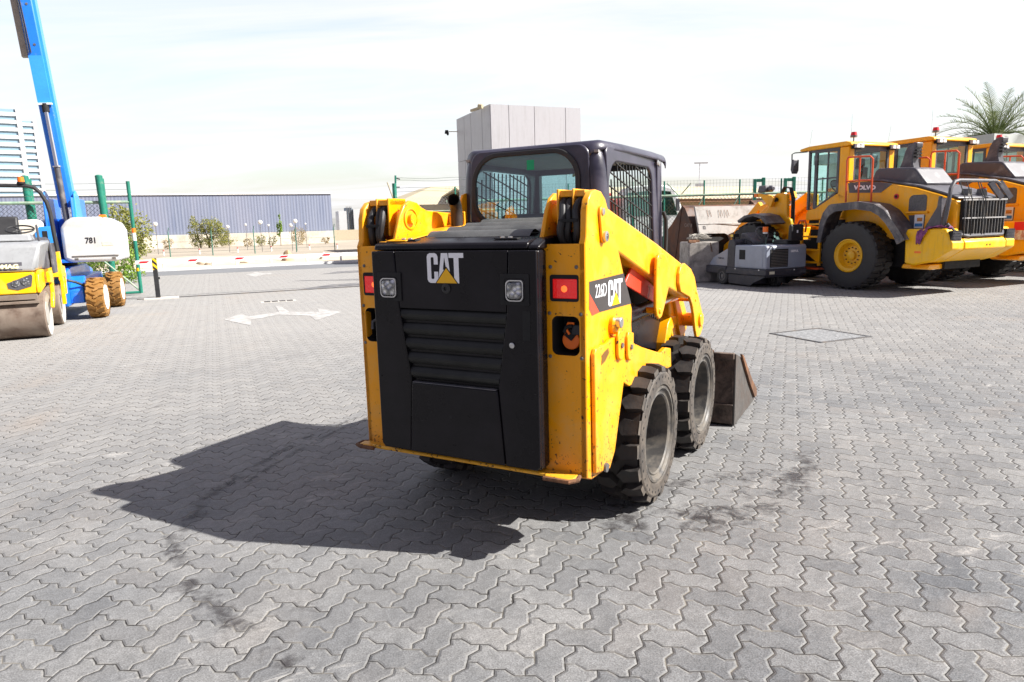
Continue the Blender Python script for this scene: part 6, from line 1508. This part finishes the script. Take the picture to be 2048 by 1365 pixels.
for i, (x, y, w_, h_, lm, n, lb) in enumerate(((-23.0,76,.9,1.9,LF3,900,'dry twiggy shrub right of the slender green tree'),(-28.2,75.4,.6,.9,LF3,300,'low dry shrub at the right foot of the bushy tree'),(-26.9,75.6,.7,1.3,LF1,500,'thin upright olive shrub between the bushy tree and the slender tree'),(-25.7,75.8,.5,1.1,LF1,300,'small olive shrub just left of the slender tree'),(-20.4,77.5,.45,.9,LF3,250,'small dry shrub farthest right along the warehouse base'),(-35.5,72.5,.6,1.2,LF3,350,'dry shrub by the grey door, left of the bushy tree'))):
    tree('dry_shrub', Vector((x, y, 0)), [(0,0,h_*.5,w_,w_*.6,h_*.5)], n, .07, lm, [([(0,0,0),(-.2,0,h_*.5),(-.3,0,h_*.85)],.02,.006),([(0,0,0),(.2,0,h_*.6),(.4,0,h_)],.02,.006)], 20+i, lb, 'shrub', 'shrubs along the warehouse wall')
tree('gate_bush', Vector((-13.3,24.6,0)), [(-.1,0,1.6,.75,.6,.85),(-.4,0,2.1,.5,.5,.5),(.35,0,1.35,.5,.5,.6)], 2600, .055, LF1, [([(0,0,0),(-.1,0,1.0),(-.3,0,2.0)],.04,.012),([(0,0,0),(.2,0,.9),(.45,0,1.6)],.03,.01)], 31, 'olive bush with feathery leaves behind the green gate end post', 'bush')
tree('low_bush', Vector((-12.6,22.6,0)), [(0,0,.7,.55,.45,.75),(.15,0,.3,.5,.4,.3),(-.8,0,.55,.7,.5,.55),(-1.8,0,.5,.7,.5,.5)], 3200, .05, LF2, [([(0,0,0),(.05,0,.5),(.1,0,.9)],.03,.01)], 32, 'bright green low bush at the foot of the gate behind the boom lift', 'bush')
tree('rear_bush', Vector((-17.5,27.5,0)), [(0,0,.9,1.6,.8,.85),(-2.4,0,.8,1.5,.8,.8),(-4.8,0,.9,1.4,.8,.9)], 3200, .07, LF1, [([(0,0,0),(.05,0,.5),(.1,0,1.2)],.03,.01)], 33, 'long dark hedge-like bush behind the green gate at the far left', 'bush')
# palm
PL = leafmat('palm_leaf', (.055,.085,.02), (.16,.19,.06))
pm = empty('date_palm', Vector((23.3, 34.0, 0)), 0, 'date palm with a spreading crown rising behind the loaders at the right', 'palm tree')
mb = MB(); mb.tube([(0,0,0),(.05,0,2.0),(.0,0,4.0),(.0,0,5.0)], [.24,.22,.20,.24], 12)
for k in range(60):
    t = k*2.4; z = .3+k*.078; mb.tbox(.2*cos(t)-.05,.2*cos(t)+.05,.2*sin(t)-.05,.2*sin(t)+.05,z,z+.12,.01,.01)
build('trunk', mb, BARK, pm, smooth=30)
r_ = random.Random(12)
for k in range(36):
    az_ = k*2.399; el = (.30+1.15*(k/36))
    L_ = r_.uniform(2.5, 3.2); dr_ = Vector((cos(az_), sin(az_), 0)); P_ = Vector((dr_.x*.12, dr_.y*.12, 5.0)); a = el; pts = [P_.copy()]
    for q in range(12):
        P_ = P_ + (dr_*cos(a) + Vector((0,0,sin(a))))*L_/12; a -= (.055+.10*(1-k/36)); pts.append(P_.copy())
    mb = MB(); mb.tube(pts, [.028-.002*q for q in range(13)], 5)
    side = dr_.cross(Vector((0,0,1)))
    for q in range(1, 12):
        for h_ in range(3):
            B0 = pts[q].lerp(pts[min(q+1,12)], h_/3); d = (pts[min(q+1,12)]-pts[q-1]).normalized(); nrm = side.cross(d)
            ll = .42*sin(pi*min(1,(q+.8+h_/3)/13))+.08
            for s_ in (1,-1):
                dd = (d*.75 + side*s_*.7 + nrm*r_.uniform(-.05,.5)).normalized(); tip = B0+dd*ll; wv = d*.019
                mb.add([B0-wv, B0+wv, B0+dd*ll*.5+wv*.8, tip, B0+dd*ll*.5-wv*.8], [(0,1,2,3,4)])
    build('frond', mb, PL, pm, smooth=0, recalc=False)
# building at the right edge
rb = empty('flat_roof_building', Vector((21.7,32,0)), radians(23), 'flat-roofed building with a pale grey fascia at the right edge behind the loaders', 'building')
mb = MB(); mb.box(.3,14,.3,9,0,4.45); build('wall', mb, mat('grey_render', (.48,.48,.44), .8, var=.05), rb); mb = MB(); mb.box(-.2,14.5,-.3,9.5,4.45,4.98); build('fascia', mb, mat('fascia_grey', (.40,.42,.40), .6, var=.04), rb)
rb.rotation_euler = (0,0,radians(25))
# street light far away
sl_ = empty('street_light', Vector((21.7,80,0)), 0, 'thin far street light rising above the tan roof right of the cab', 'street light'); mb = MB(); mb.cyl((0,0,0),(0,0,7.8),.09,.05,8); build('pole', mb, mat('pale_pole', (.6,.62,.65), .5, var=.03), sl_); mb = MB(); mb.box(-.6,.9,-.1,.1,7.8,7.95); build('lamp_head', mb, PAN, sl_); mb = MB(); mb.box(-.6,.6,-.3,.3,3.6,5.7) if False else mb.box(-.45,.45,-.1,.1,5.3,5.6); build('floodlights', mb, PAN, sl_)
# white truck and red truck behind the fence
wt = empty('white_truck', Vector((4.35,26.3,0)), radians(0), 'white truck cab with a green-tinted windscreen behind the pipe fence', 'truck')
mb = MB(); mb.prism([(.0,.7),(.0,2.55),(.2,2.84),(1.3,2.90),(1.85,2.75),(2.05,2.3),(2.25,1.7),(2.28,.7)], 0, 2.2, 'Y'); build('cab', mb, WHT, wt, bevel=.06, seg=3)
mb = MB(); mb.prism([(1.25,1.75),(1.25,2.68),(1.72,2.62),(1.86,2.2),(1.98,1.75)], -.012,-.004,'Y'); build('side_window', mb, glass('green_glass', (.25,.45,.40), .05, 2.5), wt, smooth=0)
mb = MB(); mb.prism([(.1,1.75),(.1,2.6),(1.15,2.68),(1.15,1.75)], -.011,-.003,'Y'); build('windscreen', mb, mat('teal_glass', (.16,.30,.27), .1, var=.1), wt)
mb = MB(); mb.box(1.9,2.0,-.25,-.05,1.9,2.35); build('mirror', mb, PLAST, wt)
mb = MB(); mb.cyl((1.6,-.05,.5),(1.6,.3,.5),.5,n=20); mb.cyl((.4,-.05,.5),(.4,.3,.5),.5,n=20); build_split('wheel', mb, TYREB, wt)
rt = empty('red_truck', Vector((1.9,27.2,0)), 0, 'red truck cab glimpsed through the side mesh of the skid steer', 'truck')
mb = MB(); mb.prism([(0,.8),(0,2.3),(.15,2.65),(2.1,2.65),(2.2,2.3),(2.2,.8)], 0, 2.2, 'Y'); build('cab', mb, mat('truck_red', (.50,.04,.03), .4, var=.1), rt, bevel=.05, seg=3)
mb = MB(); mb.box(1.0,1.9,-.012,-.004,1.75,2.4); build('window', mb, mat('dark_window', (.12,.13,.14), .15, var=.1), rt); mb = MB(); mb.box(.1,.5,-.010,-.004,1.2,1.5); build('door_mark', mb, WHTL, rt)
mb = MB(); mb.cyl((.5,-.05,.5),(.5,.3,.5),.5,n=20); mb.cyl((1.7,-.05,.5),(1.7,.3,.5),.5,n=20); build_split('wheel', mb, TYREB, rt)
# stained concrete block with scrap wire
CB = mat('stained_concrete', (.36,.33,.30), .9, var=.25, vscale=3, dirt=(.10,.095,.09), dirt_amt=.45, dirt_scale=2.6, bump=.7, bscale=9)
cbk = empty('concrete_block', Vector((4.42,17.2,0)), radians(3), 'big stained concrete block in front of the brown loader bucket', 'block')
mb = MB(); rr_ = random.Random(4); mb.tbox(0,.80,0,.8,0,1.0,.012,.02); 
cbo = build('block', mb, CB, cbk, bevel=.035, seg=2)
for k in range(3): mb = MB(); mb.prism([(.0+k*.02,.985),(.06,1.06),(.12+.02*k,1.02),(.15,.99)], .02+.16*k*.3,.10+.1*k) ; build('broken_edge', mb, RUSTY, cbk, bevel=.01)
mb = MB(); mb.bar((.55,-.008,.98),(.60,-.008,.75),.03,.01); build('rust_streak', mb, RUSTY, cbk)
mb = MB(); pts = []
for k in range(120):
    pts.append((.38+.20*sin(k*.83)+.05*sin(k*2.3), .35+.25*cos(k*.61), 1.03+.14*abs(sin(k*.47))*abs(cos(k*.83))+.06*abs(sin(k*1.9))))
mb.tube(pts, .007, 5); scw = build('scrap_wire', mb, mat('pale_scrap', (.38,.36,.32), .6, var=.3), None); scw.location = cbk.location; scw.rotation_euler = cbk.rotation_euler; tag(scw, 'tangled pale scrap wire heaped on top of the concrete block', 'scrap')
